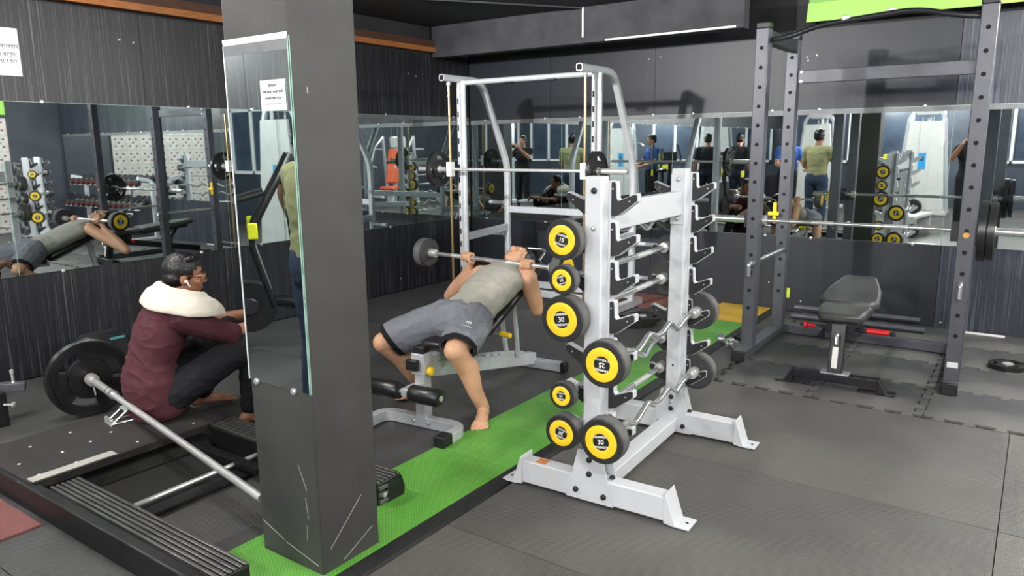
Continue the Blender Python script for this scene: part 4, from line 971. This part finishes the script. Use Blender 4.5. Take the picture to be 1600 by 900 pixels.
def person(name, label, J, skin, hair_m, shirt_m, bottom_m, shirt='tee', bottom='trousers', vox=0.007, hair='short', bare=True, shoe_m=None, hem_m=None, hands=None, face=True, base=None, shirt_wr=.006, sl=0.62, cat='person', group=None):
    org = V(base if base else (J['pelvis'].x, J['pelvis'].y, 0)); root = thing(name, label, cat, org, 0, group)
    side = J['side']; b = Blob()
    H = rotm(J['face'], J['crown'])
    head_blob(b, H, J['head']); b.cap(J['neck'], .058, J['head']-V(J['crown']).normalized()*.07-V(J['face']).normalized()*.012, .054)
    spine = J['spine']; rad = J['rad']
    b.etube(spine, rad, side)
    for k in 'LR':
        sh, el, wr = J['sh'+k], J['el'+k], J['wr'+k]
        b.chain([J['neck']-(J['neck']-spine[-2]).normalized()*.03, sh], [.055, .056]); b.ell(sh, (.062, .062, .060))
        m_ = sh.lerp(el, .45); b.chain([sh, m_, el], [.060, .056, .043]); f1 = el.lerp(wr, .28); b.chain([el, f1, wr], [.043, .047, .029])
        if hands and k in hands: hands[k](b, wr)
        else:
            d_ = (wr-el).normalized(); n_ = (J['pelvis']-wr); n_ = (n_-d_*n_.dot(d_)).normalized(); th = d_.cross(n_)
            if th.dot(V(J['fwd'])) < 0: th = -th
            hand_relaxed(b, wr+d_*.01, d_, n_, th)
        hp, kn, an = J['hip'+k], J['kn'+k], J['an'+k]
        b.chain([hp, hp.lerp(kn, .5), kn], [.092, .084, .063]); cf = kn.lerp(an, .32); sd_ = J.get('calf', V((0, 0, 0)))
        b.chain([kn, cf+sd_, kn.lerp(an, .7), an], [.060, .063, .045, .038]); b.ell(kn+V(J['fwd'])*.008, (.057, .057, .057))
        if bare: foot_blob(b, an, J['toe'+k])
    body = link('body', b.melt('body', vox, 3, org=org, fac=.45), skin, root, 0, True, 180)
    if face: face_parts(root, H, J['head'], org, hair_m)
    link('hair', hair_mesh(H, J['head'], org, hair, max(vox*.7, .0045)), hair_m, root, 0, True, 180)
    # shirt
    b = Blob(); g = .016
    upv = (spine[1]-spine[0]).normalized(); tail = J.get('tail', 0)
    b.etube(([spine[0]-upv*tail] if tail else [])+list(spine), ([(rad[0][0]+.040, rad[0][1]+.040)] if tail else [])+[(a+(.042 if tail and i < 2 else g), d_+(.042 if tail and i < 2 else g)) for i, (a, d_) in enumerate(rad)], side)
    if shirt != 'tank':
        for k in 'LR':
            sh, el = J['sh'+k], J['el'+k]; en = sh.lerp(el, sl)
            b.chain([J['neck']-(J['neck']-spine[-2]).normalized()*.035, sh], [.058, .066]); b.chain([sh, en], [.070, .060])
            if sl > 1: b.chain([el, el.lerp(J['wr'+k], sl-1)], [.054, .046])
    else:
        for k in 'LR':
            b.chain([spine[-2], J['neck'].lerp(J['sh'+k], .55)], [.075, .045])
    link('shirt', b.melt('shirt', vox*1.1, 5, shirt_wr, 8, org), shirt_m, root, 0, True, 180)
    # trousers or shorts
    b = Blob(); P0 = spine[0]; up = (spine[1]-spine[0]).normalized()
    b.etube([P0-up*.05, P0, P0+up*.09], [(rad[0][0]+.01, rad[0][1]+.012), (rad[0][0]+.022, rad[0][1]+.024), (rad[0][0]*.98+.014, rad[0][1]+.012)], side)
    for k in 'LR':
        hp, kn, an = J['hip'+k], J['kn'+k], J['an'+k]
        if bottom == 'shorts':
            en = hp.lerp(kn, .80); b.chain([hp, hp.lerp(kn, .45), en], [.116, .114, .108])
        else:
            b.chain([hp, hp.lerp(kn, .5), kn], [.106, .093, .074]); b.chain([kn, kn.lerp(an, .5), kn.lerp(an, .93)], [.074, .070, .054])
    me = b.melt(bottom, vox*1.1, 5, .005, 9, org)
    if bottom == 'shorts':   # open the leg ends and trim them with a dark hem
        planes = [(J['hip'+k].lerp(J['kn'+k], .80)-org, (J['kn'+k]-J['hip'+k]).normalized()-V((0, 0, .35))) for k in 'LR']
        planes = [(p, n_.normalized()) for p, n_ in planes]
        def cut(mesh, off, keep_end):
            bm = bmesh.new(); bm.from_mesh(mesh)
            for p, n_ in planes:
                fs = [f_ for f_ in bm.faces if (f_.calc_center_median()-p).length < .2 and min(planes, key=lambda q: (q[0]-f_.calc_center_median()).length)[0] == p]
                ge = list({v for f_ in fs for v in f_.verts})+list({e for f_ in fs for e in f_.edges})+fs
                bmesh.ops.bisect_plane(bm, geom=ge, plane_co=p+n_*off, plane_no=n_, clear_outer=not keep_end, clear_inner=False)
                if keep_end: pass
            if keep_end:
                de = []
                for f_ in bm.faces:
                    c = f_.calc_center_median(); p, n_ = min(planes, key=lambda q: (q[0]-c).length)
                    if (c-p).length > .2 or (c-p).dot(n_) < off: de.append(f_)
                bmesh.ops.delete(bm, geom=de, context='FACES')
            bm.to_mesh(mesh); bm.free(); mesh.shade_smooth()
        cut(me, .045, False)
        if hem_m:
            hm = me.copy(); hm.name = 'hem'; hm.materials.clear(); cut(hm, .014, True)
            bm = bmesh.new(); bm.from_mesh(hm)
            for v in bm.verts: v.co += v.normal*.0025
            bm.to_mesh(hm); bm.free()
            for k, (p, n_) in zip('LR', planes):
                h1 = hm.copy(); bm = bmesh.new(); bm.from_mesh(h1)
                bmesh.ops.delete(bm, geom=[v for v in bm.verts if (v.co-p).length > min((v.co-q).length for q, _ in planes)+1e-6], context='VERTS'); bm.to_mesh(h1); bm.free(); h1.shade_smooth()
                ho = link('hem', h1, hem_m, root, 0, True, 180); so = ho.modifiers.new('t', 'SOLIDIFY'); so.thickness = .003; so.offset = -1
    bo = link(bottom, me, bottom_m, root, 0, True, 180)
    if bottom == 'shorts': so = bo.modifiers.new('t', 'SOLIDIFY'); so.thickness = .003; so.offset = -1
    if not bare:
        for k in 'LR':
            b = Blob(); an = J['an'+k]; t = V(J['toe'+k]).normalized(); gz = an-V((0, 0, .072))
            b.cap(an-V((0, 0, .01)), .046, gz-t*.02+V((0, 0, .045)), .043); b.cap(gz-t*.03+V((0, 0, .034)), .036, gz+t*.14+V((0, 0, .032)), .036); b.cap(gz+t*.02+V((0, 0, .05)), .04, gz+t*.12+V((0, 0, .036)), .036)
            link('shoe', b.melt('shoe', .012, 3, org=org), shoe_m, root, 0, True, 180)
    return root
M_skinA = mat('light_brown_skin', (206, 158, 126), 0.5, 0, 14, 0.06, 0.06, 90)
M_skinB = mat('brown_skin', (152, 104, 78), 0.5, 0, 14, 0.07, 0.06, 90)
M_skinC = mat('tan_skin', (176, 128, 98), 0.5, 0, 14, 0.07, 0.06, 90)
M_hair = mat('black_hair', (17, 16, 17), 0.42, 0, 50, 0.3, 0.6, 160, stretch=(1, 1, .3))
M_eye = mat('eye_white', (222, 216, 208), 0.3, 0, 30, 0.03); M_lip = mat('lip', (158, 92, 80), 0.5, 0, 40, 0.1)
def cloth(name, col, n=0.06): return mat(name, col, 0.85, 0, 30, n, 0.35, 420, spec=0.25)
# ---- man lying on the incline bench
BL = Matrix.Translation((-2.69, 2.90, 0)) @ Matrix.Rotation(R_(5), 4, 'Z')
bw = lambda x, y, z: BL @ V((x, y, z))
bd_ = lambda x, y, z: BL.to_3x3() @ V((x, y, z))
def on_pad(s, off, x=0): q = PB+PD*s+PN*(.05+off); return bw(x, q.y, q.z)
J = dict(side=bd_(1, 0, 0), fwd=bd_(0, -1, 0), pelvis=bw(0, .42, .545))
J['spine'] = [bw(0, .36, .535), bw(0, .45, .545), on_pad(.13, .084), on_pad(.29, .082), on_pad(.42, .074), on_pad(.53, .062)]
J['rad'] = [(.150, .098), (.158, .098), (.142, .088), (.160, .090), (.168, .086), (.120, .062)]
J['neck'] = on_pad(.57, .066); J['head'] = on_pad(.685, .055); J['face'] = bd_(-.10, -.25, .96); J['crown'] = bd_(0.05, .96, .25)
for k, s in (('L', 1), ('R', -1)):
    J['sh'+k] = on_pad(.49, .058, s*.178); J['hip'+k] = bw(s*.095, .41, .535)
gL, gR = BAR_A.lerp(BAR_B, .752), BAR_A.lerp(BAR_B, .345); bax = (BAR_B-BAR_A).normalized(); bbk = V((-bax.y, bax.x, 0))
J['elL'] = V((-2.600, 3.945, .490)); J['elR'] = V((-3.345, 3.955, .500))
J['wrL'] = gL+bbk*.035+V((.012, 0, -.085)); J['wrR'] = gR+bbk*.035+V((-.015, 0, -.085))
J['knL'] = V((-2.510, 3.00, .450)); J['anL'] = V((-2.470, 3.185, .080)); J['toeL'] = V((.50, -.86, 0))
J['knR'] = V((-3.085, 3.03, .405)); J['anR'] = V((-2.995, 3.27, .080)); J['toeR'] = V((-.72, -.66, 0))
J['calf'] = V((0, .03, 0))
M_tank = cloth('light_grey_cotton', (172, 170, 160)); M_short = cloth('steel_grey_polyester', (126, 128, 136)); M_hem = cloth('black_trim', (26, 26, 28))
pm1 = person('person', 'man in light grey tank top and grey shorts lying on the incline bench', J, M_skinA, M_hair, M_tank, M_short, 'tank', 'shorts', .005, 'tousled', True, None, M_hem,
             {'L': lambda b, wr: hand_grip(b, wr, gL, bax, bbk, -1), 'R': lambda b, wr: hand_grip(b, wr, gR, bax, bbk, 1)}, shirt_wr=.004)
# white print on the left leg of the shorts
def print_on(par, src, lines, p_from, direc, up, org, m):
    """project flat lettering on to a garment mesh along direc"""
    from mathutils.bvhtree import BVHTree
    bv = BVHTree.FromPolygons([v.co for v in src.vertices], [tuple(p.vertices) for p in src.polygons])
    z = -V(direc).normalized(); Mf = frame(V(p_from)-org, z, up)
    for ln in lines:
        tm = text_mesh([ln], .0003)
        vs = []
        for v in tm.v:
            p = Mf @ V((v[0], v[1], 0)); h, n_, i_, d_ = bv.ray_cast(p, -z)
            q = h if h is not None else p
            vs.append(tuple(q+z*(.003+v[2])))
        tm.v = vs; obj('print', tm, m, par)
sh_me = [c for c in bpy.data.objects if c.parent == pm1 and c.name.startswith('shorts')][0].data
print_on(pm1, sh_me, [('m', .040, 0, .012), ('mooment', .014, 0, -.016)], (-2.36, 2.84, .735), V((-.24, .45, -.26)), (.25, -.1, 1), pm1.location, M_print)
# ---- man seated on the platform
F = V((.27, .963, 0)); S = V((.963, -.27, 0)); Z = V((0, 0, 1)); P0 = V((-3.835, 2.035, .235))
J = dict(side=S, fwd=F, pelvis=P0)
J['spine'] = [P0, P0+F*-.015+Z*.09, P0+F*-.005+Z*.20, P0+F*.045+Z*.32, P0+F*.10+Z*.42, P0+F*.135+Z*.475]
J['rad'] = [(.165, .112), (.160, .108), (.150, .102), (.172, .114), (.176, .108), (.120, .078)]
J['tail'] = .075
J['neck'] = P0+F*.155+Z*.495; J['head'] = P0+F*.205+Z*.622; J['face'] = F*.95+S*.22+Z*-.10; J['crown'] = Z*.98+F*.12
for k, s in (('R', 1), ('L', -1)):
    J['sh'+k] = P0+F*.125+Z*.425+S*s*.185; J['hip'+k] = P0+S*s*.10+F*.02-Z*.01
J['elR'] = J['shR']+F*.24+S*.03-Z*.115; J['wrR'] = J['elR']+F*.25-S*.02+Z*.03
J['elL'] = J['shL']+F*.23-S*.03-Z*.13; J['wrL'] = J['elL']+F*.23+S*.08+Z*.04
J['knR'] = V((-3.475, 2.43, .50)); J['anR'] = V((-3.535, 2.405, .085)); J['toeR'] = F
J['knL'] = V((-3.86, 2.52, .50)); J['anL'] = V((-4.03, 2.415, .085)); J['toeL'] = V((.35, .94, 0))
M_maroon = cloth('maroon_jersey', (74, 38, 46), .1); M_trk = cloth('black_track_fabric', (29, 29, 33), .12)
pm2 = person('person', 'man in a maroon top with a white towel round his neck sitting on the platform', J, M_skinB, M_hair, M_maroon, M_trk, 'tee', 'trousers', .0055, 'short', True, base=(-3.835, 2.035, .123), shirt_wr=.007, sl=1.0)
o2 = pm2.location; H2 = rotm(J['face'], J['crown']); hc = J['head']
HP = lambda x, y, z: hc+H2 @ V((x, y, z))-o2
gl = thing('eyeglasses', 'thin gold framed eyeglasses worn by the seated man', 'eyeglasses', o2)
M_gold = mat('gold_wire', (150, 122, 70), .3, .9, 40, .1)
for s in (-1, 1):
    ring = [HP(s*.034+.025*math.cos(a*math.pi/9), .102+.004*math.cos(a*math.pi/9)*-s, .008+.021*math.sin(a*math.pi/9)) for a in range(19)]
    obj('rim', MB().tube(ring, .0016, 6), M_gold, gl)
    obj('temple', MB().tube([HP(s*.058, .098, .014), HP(s*.075, .06, .014), HP(s*.079, -.01, .010), HP(s*.078, -.022, -.004)], .0018, 6), M_gold, gl)
obj('bridge', MB().tube([HP(-.010, .105, .012), HP(0, .108, .016), HP(.010, .105, .012)], .0016, 6), M_gold, gl)
eb = thing('earbud', 'white wireless earbud in the ear of the seated man', 'earbud', o2)
obj('bud', MB().ell(HP(.086, .004, -.018), (.009, .010, .009), H2), M_white, eb)
obj('stem', MB().tube([HP(.088, .008, -.020), HP(.086, .022, -.045)], .0042, 8), M_white, eb)
# towel: two folded layers round the neck and over the shoulders
nk = J['neck']
tw_ = thing('towel', 'off white towel folded round the neck of the seated man', 'towel', o2)
M_towel = cloth('off_white_terry', (212, 206, 192), .04)
b = Blob()
def tpath(r0, sx, z0, zf):
    pts = []
    for i in range(29):
        a = -2.5+5.0*i/28; q = abs(a)/2.5   # 0 = back of the neck
        rr = r0*(1+.18*q*q)
        pts.append(nk-F*math.cos(a)*rr+S*math.sin(a)*rr*sx+F*.015+Z*(z0+(zf-z0)*q**1.1))
    return pts
def band(pts, w_, th, tilt):
    rings = []
    for i, p in enumerate(pts):
        t = (pts[min(i+1, len(pts)-1)]-pts[max(i-1, 0)]).normalized(); out = (p-nk); out.z = 0; out = (out-t*out.dot(t)).normalized()
        wv = (Z*tilt-out*(1-tilt*tilt)**.5).normalized(); nv = t.cross(wv).normalized()
        wob = 1+.05*math.sin(i*.9)
        rings.append(b.ring(p, wv*w_*wob, nv*th, 16))
    b.loft(rings, 16)
band(tpath(.118, 1.35, .075, .005), .050, .018, .88); band(tpath(.160, 1.46, .045, -.030), .058, .020, .80); band(tpath(.138, 1.40, .055, -.015), .05, .022, .8)
link('cloth', b.melt('cloth', .005, 2, .002, 10, o2), M_towel, tw_, 0, True, 180)
# ---- people seen in the mirrors
def stand(x, y, ang, h=1.72, lean=0.0, arms=None):
    k = h/1.72; F = V((math.cos(R_(ang)), math.sin(R_(ang)), 0)); S = V((F.y, -F.x, 0)); Z = V((0, 0, 1)); O = V((x, y, 0)); g = lambda f, s, z: O+(F*f+S*s+Z*z)*k
    J = dict(side=S, fwd=F, pelvis=g(0, 0, .92))
    J['spine'] = [g(0, 0, .90), g(0, 0, .98), g(.0, 0, 1.10), g(.0, 0, 1.24), g(-.005, 0, 1.36), g(-.01, 0, 1.42)]
    J['rad'] = [(.165, .115), (.158, .110), (.148, .102), (.172, .116), (.178, .105), (.120, .075)]
    J['neck'] = g(-.01, 0, 1.44); J['head'] = g(.02, 0, 1.60); J['face'] = F; J['crown'] = Z
    for q, s in (('R', 1), ('L', -1)):
        J['sh'+q] = g(-.01, s*.19, 1.385); J['hip'+q] = g(0, s*.095, .90); J['kn'+q] = g(.02, s*.11, .49); J['an'+q] = g(-.02, s*.12, .08); J['toe'+q] = F+S*s*.2
        J['el'+q] = g(-.03, s*.25, 1.10); J['wr'+q] = g(.06, s*.26, .86)
    if arms: arms(J, g)
    return J
def stander(label, J, skin, shirt_m, bot_m, bottom='trousers', sl=.6):
    return person('person', label, J, skin, M_hair, shirt_m, bot_m, 'tee', bottom, .011, 'short', False, M_black, None, None, True, None, .006, sl, 'person', 'people seen in the mirrors')
def photo_arms(J, g):
    for q, s in (('R', 1), ('L', -1)):
        J['el'+q] = g(.16, s*.26, 1.22); J['wr'+q] = g(.36, s*.10, 1.46)
def work_arms(J, g):
    for q, s in (('R', 1), ('L', -1)):
        J['el'+q] = g(.10, s*.27, 1.12); J['wr'+q] = g(.34, s*.20, 1.05)
M_jean = cloth('blue_jeans', (62, 76, 98), .15); M_olive = cloth('olive_tee', (172, 172, 128)); M_blk = cloth('black_tee', (30, 31, 35)); M_blue = cloth('blue_tee', (52, 86, 150)); M_navy = cloth('navy_trousers', (34, 38, 52))
stander('man in an olive T-shirt and jeans reflected in the pillar mirror', stand(-3.13, .58, -78, 1.74, arms=work_arms), M_skinC, M_olive, M_jean)
stander('man in black clothes taking the picture, seen in the back mirror', stand(-1.0, -.75, 92, 1.74, arms=photo_arms), M_skinC, M_blk, M_blk)
stander('man in a black T-shirt standing far back in the mirror', stand(-5.2, -1.6, -80, 1.72), M_skinC, M_blk, M_navy)
stander('man in a blue T-shirt facing the mirror beside the olive shirt', stand(-4.1, -1.2, 50, 1.72, arms=work_arms), M_skinC, M_blue, M_blk)
ph = thing('smartphone', 'dark smartphone held up by the man in black', 'smartphone', (-1.005, -.37, 1.50))
obj('case', MB().box((0, 0, 0), (.155, .009, .075)), M_vinyl, ph, .004); obj('camera_bump', MB().box((.055, .0055, .015), (.03, .003, .032)), M_black, ph, .001)
# ================================================================== THE REST OF THE GYM (seen in the mirrors)
M_shroud = mat('pale_grey_shroud', (206, 207, 204), 0.45, 0, 8, 0.05)
M_stack = mat('dark_weight_stack', (40, 42, 46), 0.5, 0.3, 20, 0.2)
def cable_tower(label, x, y, rz, number='6', h=2.15):
    t = thing('cable_machine', label, 'gym machine', (x, y, 0), rz, 'cable machines behind the photographer')
    obj('base', MB().box((0, 0, .05), (1.02, .55, .08)), M_shroud, t, .01)
    obj('shroud', MB().prism([(-.46, .10), (.46, .10), (.30, h-.22), (-.30, h-.22)], (0, -.20, 0), (1, 0, 0), (0, 0, 1), .05), M_shroud, t, .012)
    obj('shroud_ridge', MB().prism([(-.12, .12), (.12, .12), (.09, h-.24), (-.09, h-.24)], (0, -.25, 0), (1, 0, 0), (0, 0, 1), .012), M_shroud, t, .004)
    for s in (-1, 1):
        obj('frame_leg', MB().sweep(fillet([(s*.50, -.14, .08), (s*.33, -.14, h-.14), (s*.22, -.14, h), (0, -.14, h)], .08), .06, .05, up=(0, 1, 0)), M_smith, t)
        obj('guide_rod', MB().cyl((s*.10, .05, .1), (s*.10, .05, h-.1), .012, n=10), M_chrome, t)
    obj('top_frame', MB().box((0, 0, h-.06), (.40, .34, .06)), M_smith, t, .01)
    for k in range(14): obj('stack_plate', MB().box((0, .05, .13+.055*k), (.34, .14, .048)), M_stack, t, .004)
    obj('rear_post', MB().box((0, .22, h/2), (.08, .08, h-.1)), M_smith, t, .005)
    obj('pulley', MB().lathe([(.05, -.012), (.06, -.012), (.05, 0), (.06, .012), (.05, .012)], (0, .32, h-.14), (1, 0, 0), 18), M_black, t)
    obj('cable', MB().tube([(0, .32, h-.18), (0, .33, 1.55)], .004, 6), M_black, t); obj('pull_bar', MB().tube([(-.4, .33, 1.46), (-.28, .33, 1.55), (.28, .33, 1.55), (.4, .33, 1.46)], .015, 8), M_chrome, t)
    lb_ = obj('blue_label', MB().box((.02, -.2635, 1.12), (.14, .002, .34)), mat('blue_label', (40, 150, 214), .5, 0, 30, .06), t)
    nm = link('label_number', text_mesh([(number, .16, 0, 0)], .0005).mesh('label_number'), M_black, lb_); nm.matrix_local = frame((.02, -.2655, 1.18), (0, -1, 0))
    return t
cable_tower('pale grey cable machine with a blue label facing the back mirror', -2.05, -3.95, R_(180))
cable_tower('tall pale cable machine right of the photographer', 0.75, -2.45, R_(150), '4')
cable_tower('pale cable machine at the far left end behind the olive shirt', -4.3, -4.6, R_(190), '7')
# lime yellow plate storage beside the shroud
pt = thing('plate_tree', 'black storage stand with lime yellow blocks beside the pale cable machine', 'storage stand', (-2.95, -4.3, 0))
obj('post', MB().box((0, 0, .7), (.06, .06, 1.4)), M_rackd, pt, .004); obj('base', MB().box((0, 0, .03), (.5, .4, .05)), M_rackd, pt, .006)
M_limep = mat('lime_yellow_plastic', (226, 232, 40), .45, 0, 20, .08)
for z in (.9, 1.16):
    for s in (-1, 1): obj('lime_block', MB().box((s*.16, .03, z), (.2, .14, .18)), M_limep, pt, .02)
# plate-loaded machine with an orange pad
om = thing('chest_machine', 'grey chest press machine with a bright orange back pad seen in the corner mirror', 'gym machine', (2.35, .15, 0), R_(200))
obj('base', MB().box((0, 0, .04), (1.0, .12, .07)), M_smith, om, .006); obj('base', MB().box((0, .55, .04), (.8, .1, .07)), M_smith, om, .006)
obj('main_frame', MB().bar((0, -.1, .05), (0, .35, 1.75), .10, .08, up=(0, 1, 0)), M_smith, om, .006)
obj('orange_pad', MB().bar((0, -.16, .62), (0, .10, 1.45), .34, .09, up=(0, 1, 0)), mat('orange_vinyl', (242, 106, 62), .45, 0, 10, .08, .1, 60), om, .03)
obj('pad_strap', MB().bar((0, -.045, 1.10), (0, -.03, 1.14), .35, .10, up=(0, 1, 0)), M_black, om)
obj('seat', MB().box((0, -.33, .50), (.36, .40, .08)), MATS['orange_vinyl'], om, .03); obj('seat_post', MB().box((0, -.25, .25), (.08, .08, .45)), M_smith, om, .005)
for s in (-1, 1):
    obj('press_arm', MB().tube(fillet([(s*.42, .30, 1.75), (s*.46, -.1, 1.5), (s*.44, -.45, 1.05), (s*.25, -.5, 1.02)], .1), .025, 10), M_smith, om)
    obj('side_frame', MB().bar((s*.42, .5, .05), (s*.42, .3, 1.78), .06, .06, up=(0, 1, 0)), M_smith, om, .004)
    obj('plate_peg', MB().cyl((s*.44, .3, 1.45), (s*.70, .3, 1.45), .022, n=12), M_chrome2, om)
obj('head_shroud', MB().box((0, .28, 1.62), (.4, .18, .3)), M_shroud, om, .05)
# dumbbell rack and dumbbells along the back wall beyond the right picture edge
dr = thing('dumbbell_rack', 'long two tier steel dumbbell rack under the back mirror beyond the picture edge', 'dumbbell rack', (0, 0, 0))
for x in (1.25, 2.4, 3.55):
    obj('end_frame', MB().sweep(fillet([(x, 6.86, .02), (x, 6.86, 1.0), (x, 6.62, 1.05)], .1), .06, .05, up=(1, 0, 0)), M_steel, dr); obj('foot', MB().box((x, 6.68, .03), (.06, .5, .05)), M_steel, dr, .005)
for z, y in ((.55, 6.62), (.93, 6.74)):
    for dy in (-.09, .09): obj('shelf_rail', MB().bar((1.15, y+dy, z+dy*.25), (3.65, y+dy, z+dy*.25), .06, .012), M_steel, dr)
dbh = MB().lathe([(.012, 0), (.035, .006), (.056, .02), (.056, .085), (.045, .10), (0, .10)], (0, .06, 0), (0, 1, 0), 12).lathe([(.012, 0), (.035, .006), (.056, .02), (.056, .085), (.045, .10), (0, .10)], (0, -.06, 0), (0, -1, 0), 12)
h1 = MB().lathe([(.012, 0), (.035, .006), (.056, .02), (.056, .085), (.045, .10), (0, .10)], (0, .06, 0), (0, 1, 0), 14).mesh('head')
h2 = MB().lathe([(.012, 0), (.035, .006), (.056, .02), (.056, .085), (.045, .10), (0, .10)], (0, -.06, 0), (0, -1, 0), 14).mesh('head')
hd = MB().cyl((0, -.065, 0), (0, .065, 0), .016, n=12).mesh('handle'); ec = MB().lathe([(.032, 0), (.032, .004), (0, .006)], (0, -.16, 0), (0, -1, 0), 12).mesh('end_disc')
M_dred = mat('dark_red_cap', (150, 40, 44), .4, .2, 30, .1)
words = ['first', 'second', 'third', 'fourth', 'fifth', 'sixth', 'seventh', 'eighth', 'ninth', 'tenth', 'eleventh', 'twelfth', 'thirteenth']
for tier, (z, y) in enumerate(((.55, 6.62), (.93, 6.74))):
    for k in range(13):
        t = thing('dumbbell', f'black and red dumbbell, {words[k]} from the left on the {"lower" if tier == 0 else "upper"} tier of the dumbbell rack', 'dumbbell', (1.30+.185*k, y, z+.062), 0, 'dumbbells on the two tier rack')
        t.rotation_euler = (R_(14), 0, 0)
        child('head', h1, M_rub, t); hh = child('head', h2, M_rub, t); child('handle', hd, M_chrome, t); child('end_disc', ec, M_dred, hh)
# second barbell rack
b2o, b2r = V((1.75, 5.15, 0)), R_(-58)
rk2 = barbell_rack('second pale barbell rack in front of the white tiles, seen in the left mirror', b2o, b2r, False)
R2 = Matrix.Translation(b2o) @ Matrix.Rotation(b2r, 4, 'Z')
for k, (sd, lv, kg, r_) in enumerate(((-1, 1, 10, .062), (-1, 3, 15, .084), (1, 2, 20, .079), (1, 4, 25, .099), (-1, 5, 30, .099))):
    barbell(['small barbell near the top of', 'mid sized curl barbell on', 'straight barbell on the far side of', 'curl barbell low on the far side of', 'heavy barbell low on the near side of'][k]+' the second pale rack', R2 @ V((sd*.094, -.125, LV[lv]+.002)), R2 @ V((sd*.094, 1.085, LV[lv]+.002)), kg, r_, .06 if r_ < .09 else .078, k % 2 == 1, (0, 0), (0, 0, 1), 'barbells on the second rack')
# stationary bike beside the man in olive
bk2 = thing('exercise_bike', 'black exercise machine with lime yellow covers seen in the pillar mirror', 'exercise machine', (-4.75, -.45, 0), R_(35))
for y in (-.5, .5): obj('foot', MB().cyl((-.28, y, .04), (.28, y, .04), .04, n=14), M_black, bk2)
obj('main_tube', MB().tube(fillet([(0, -.5, .08), (0, -.1, .35), (0, .30, .40), (0, .5, .08)], .15), .05, 12), M_bk, bk2)
obj('flywheel_cover', MB().lathe([(.0, -.05), (.19, -.05), (.21, 0), (.19, .05), (0, .05)], (0, .28, .34), (1, 0, 0), 28), M_vinyl, bk2)
obj('hub_cover', MB().lathe([(.0, 0), (.07, 0), (.06, .012), (0, .014)], (.05, .28, .34), (1, 0, 0), 24), M_rackd, bk2)
obj('seat_post', MB().cyl((0, -.22, .35), (0, -.32, .95), .03, n=12), M_bk, bk2); obj('saddle', MB().ell((0, -.33, .98), (.12, .15, .045)), M_vinyl, bk2)
obj('mast', MB().tube([(0, .34, .4), (0, .42, 1.2)], .03, 12), M_bk, bk2); obj('console', MB().box((0, .42, 1.28), (.28, .05, .18)), M_black, bk2, .02)
obj('handlebar', MB().tube(fillet([(-.24, .12, 1.22), (-.24, .34, 1.16), (.24, .34, 1.16), (.24, .12, 1.22)], .06), .018, 10), M_rub, bk2)
for s in (-1, 1):
    obj('swing_arm', MB().tube(fillet([(s*.2, .1, .35), (s*.3, .25, .9), (s*.28, .0, 1.35), (s*.24, -.08, 1.5)], .12), .022, 10), M_vinyl, bk2); obj('lime_panel', MB().box((s*.31, .22, .95), (.03, .07, .12)), M_limep, bk2, .01)
# windows and a door on the far wall
M_pane = mat('blue_grey_glass', (58, 70, 86), .15, 0, 3, .25, spec=.6); M_frame = mat('white_frame', (222, 224, 222), .45, 0, 20, .04)
for k, x in enumerate((-4.6, -2.6, -.6, 1.6, 3.4)):
    wn = struct(f'window_{k+1}', MB().box((x, YF+.0, 1.65), (1.3, .03, 1.2)), M_pane, 'blue grey window in the far wall behind the photographer')
    for s in (-1, 0, 1): obj('window_frame', MB().box((x+s*.65, YF+.025, 1.65), (.06, .04, 1.26)), M_frame, wn)
    for s in (-1, 1): obj('window_frame', MB().box((x, YF+.025, 1.65+s*.6), (1.36, .04, .06)), M_frame, wn)
# white step bench reflected low in the back mirror
wbn = thing('step_bench', 'low pale step bench on the floor in the middle of the gym behind', 'bench', (-1.7, -.2, 0), R_(8))
obj('top', MB().box((0, 0, .30), (.34, 1.1, .06)), M_shroud, wbn, .02)
for y in (-.42, .42): obj('leg', MB().box((0, y, .135), (.30, .06, .27)), M_smith, wbn, .005)
bpy.context.view_layer.update()
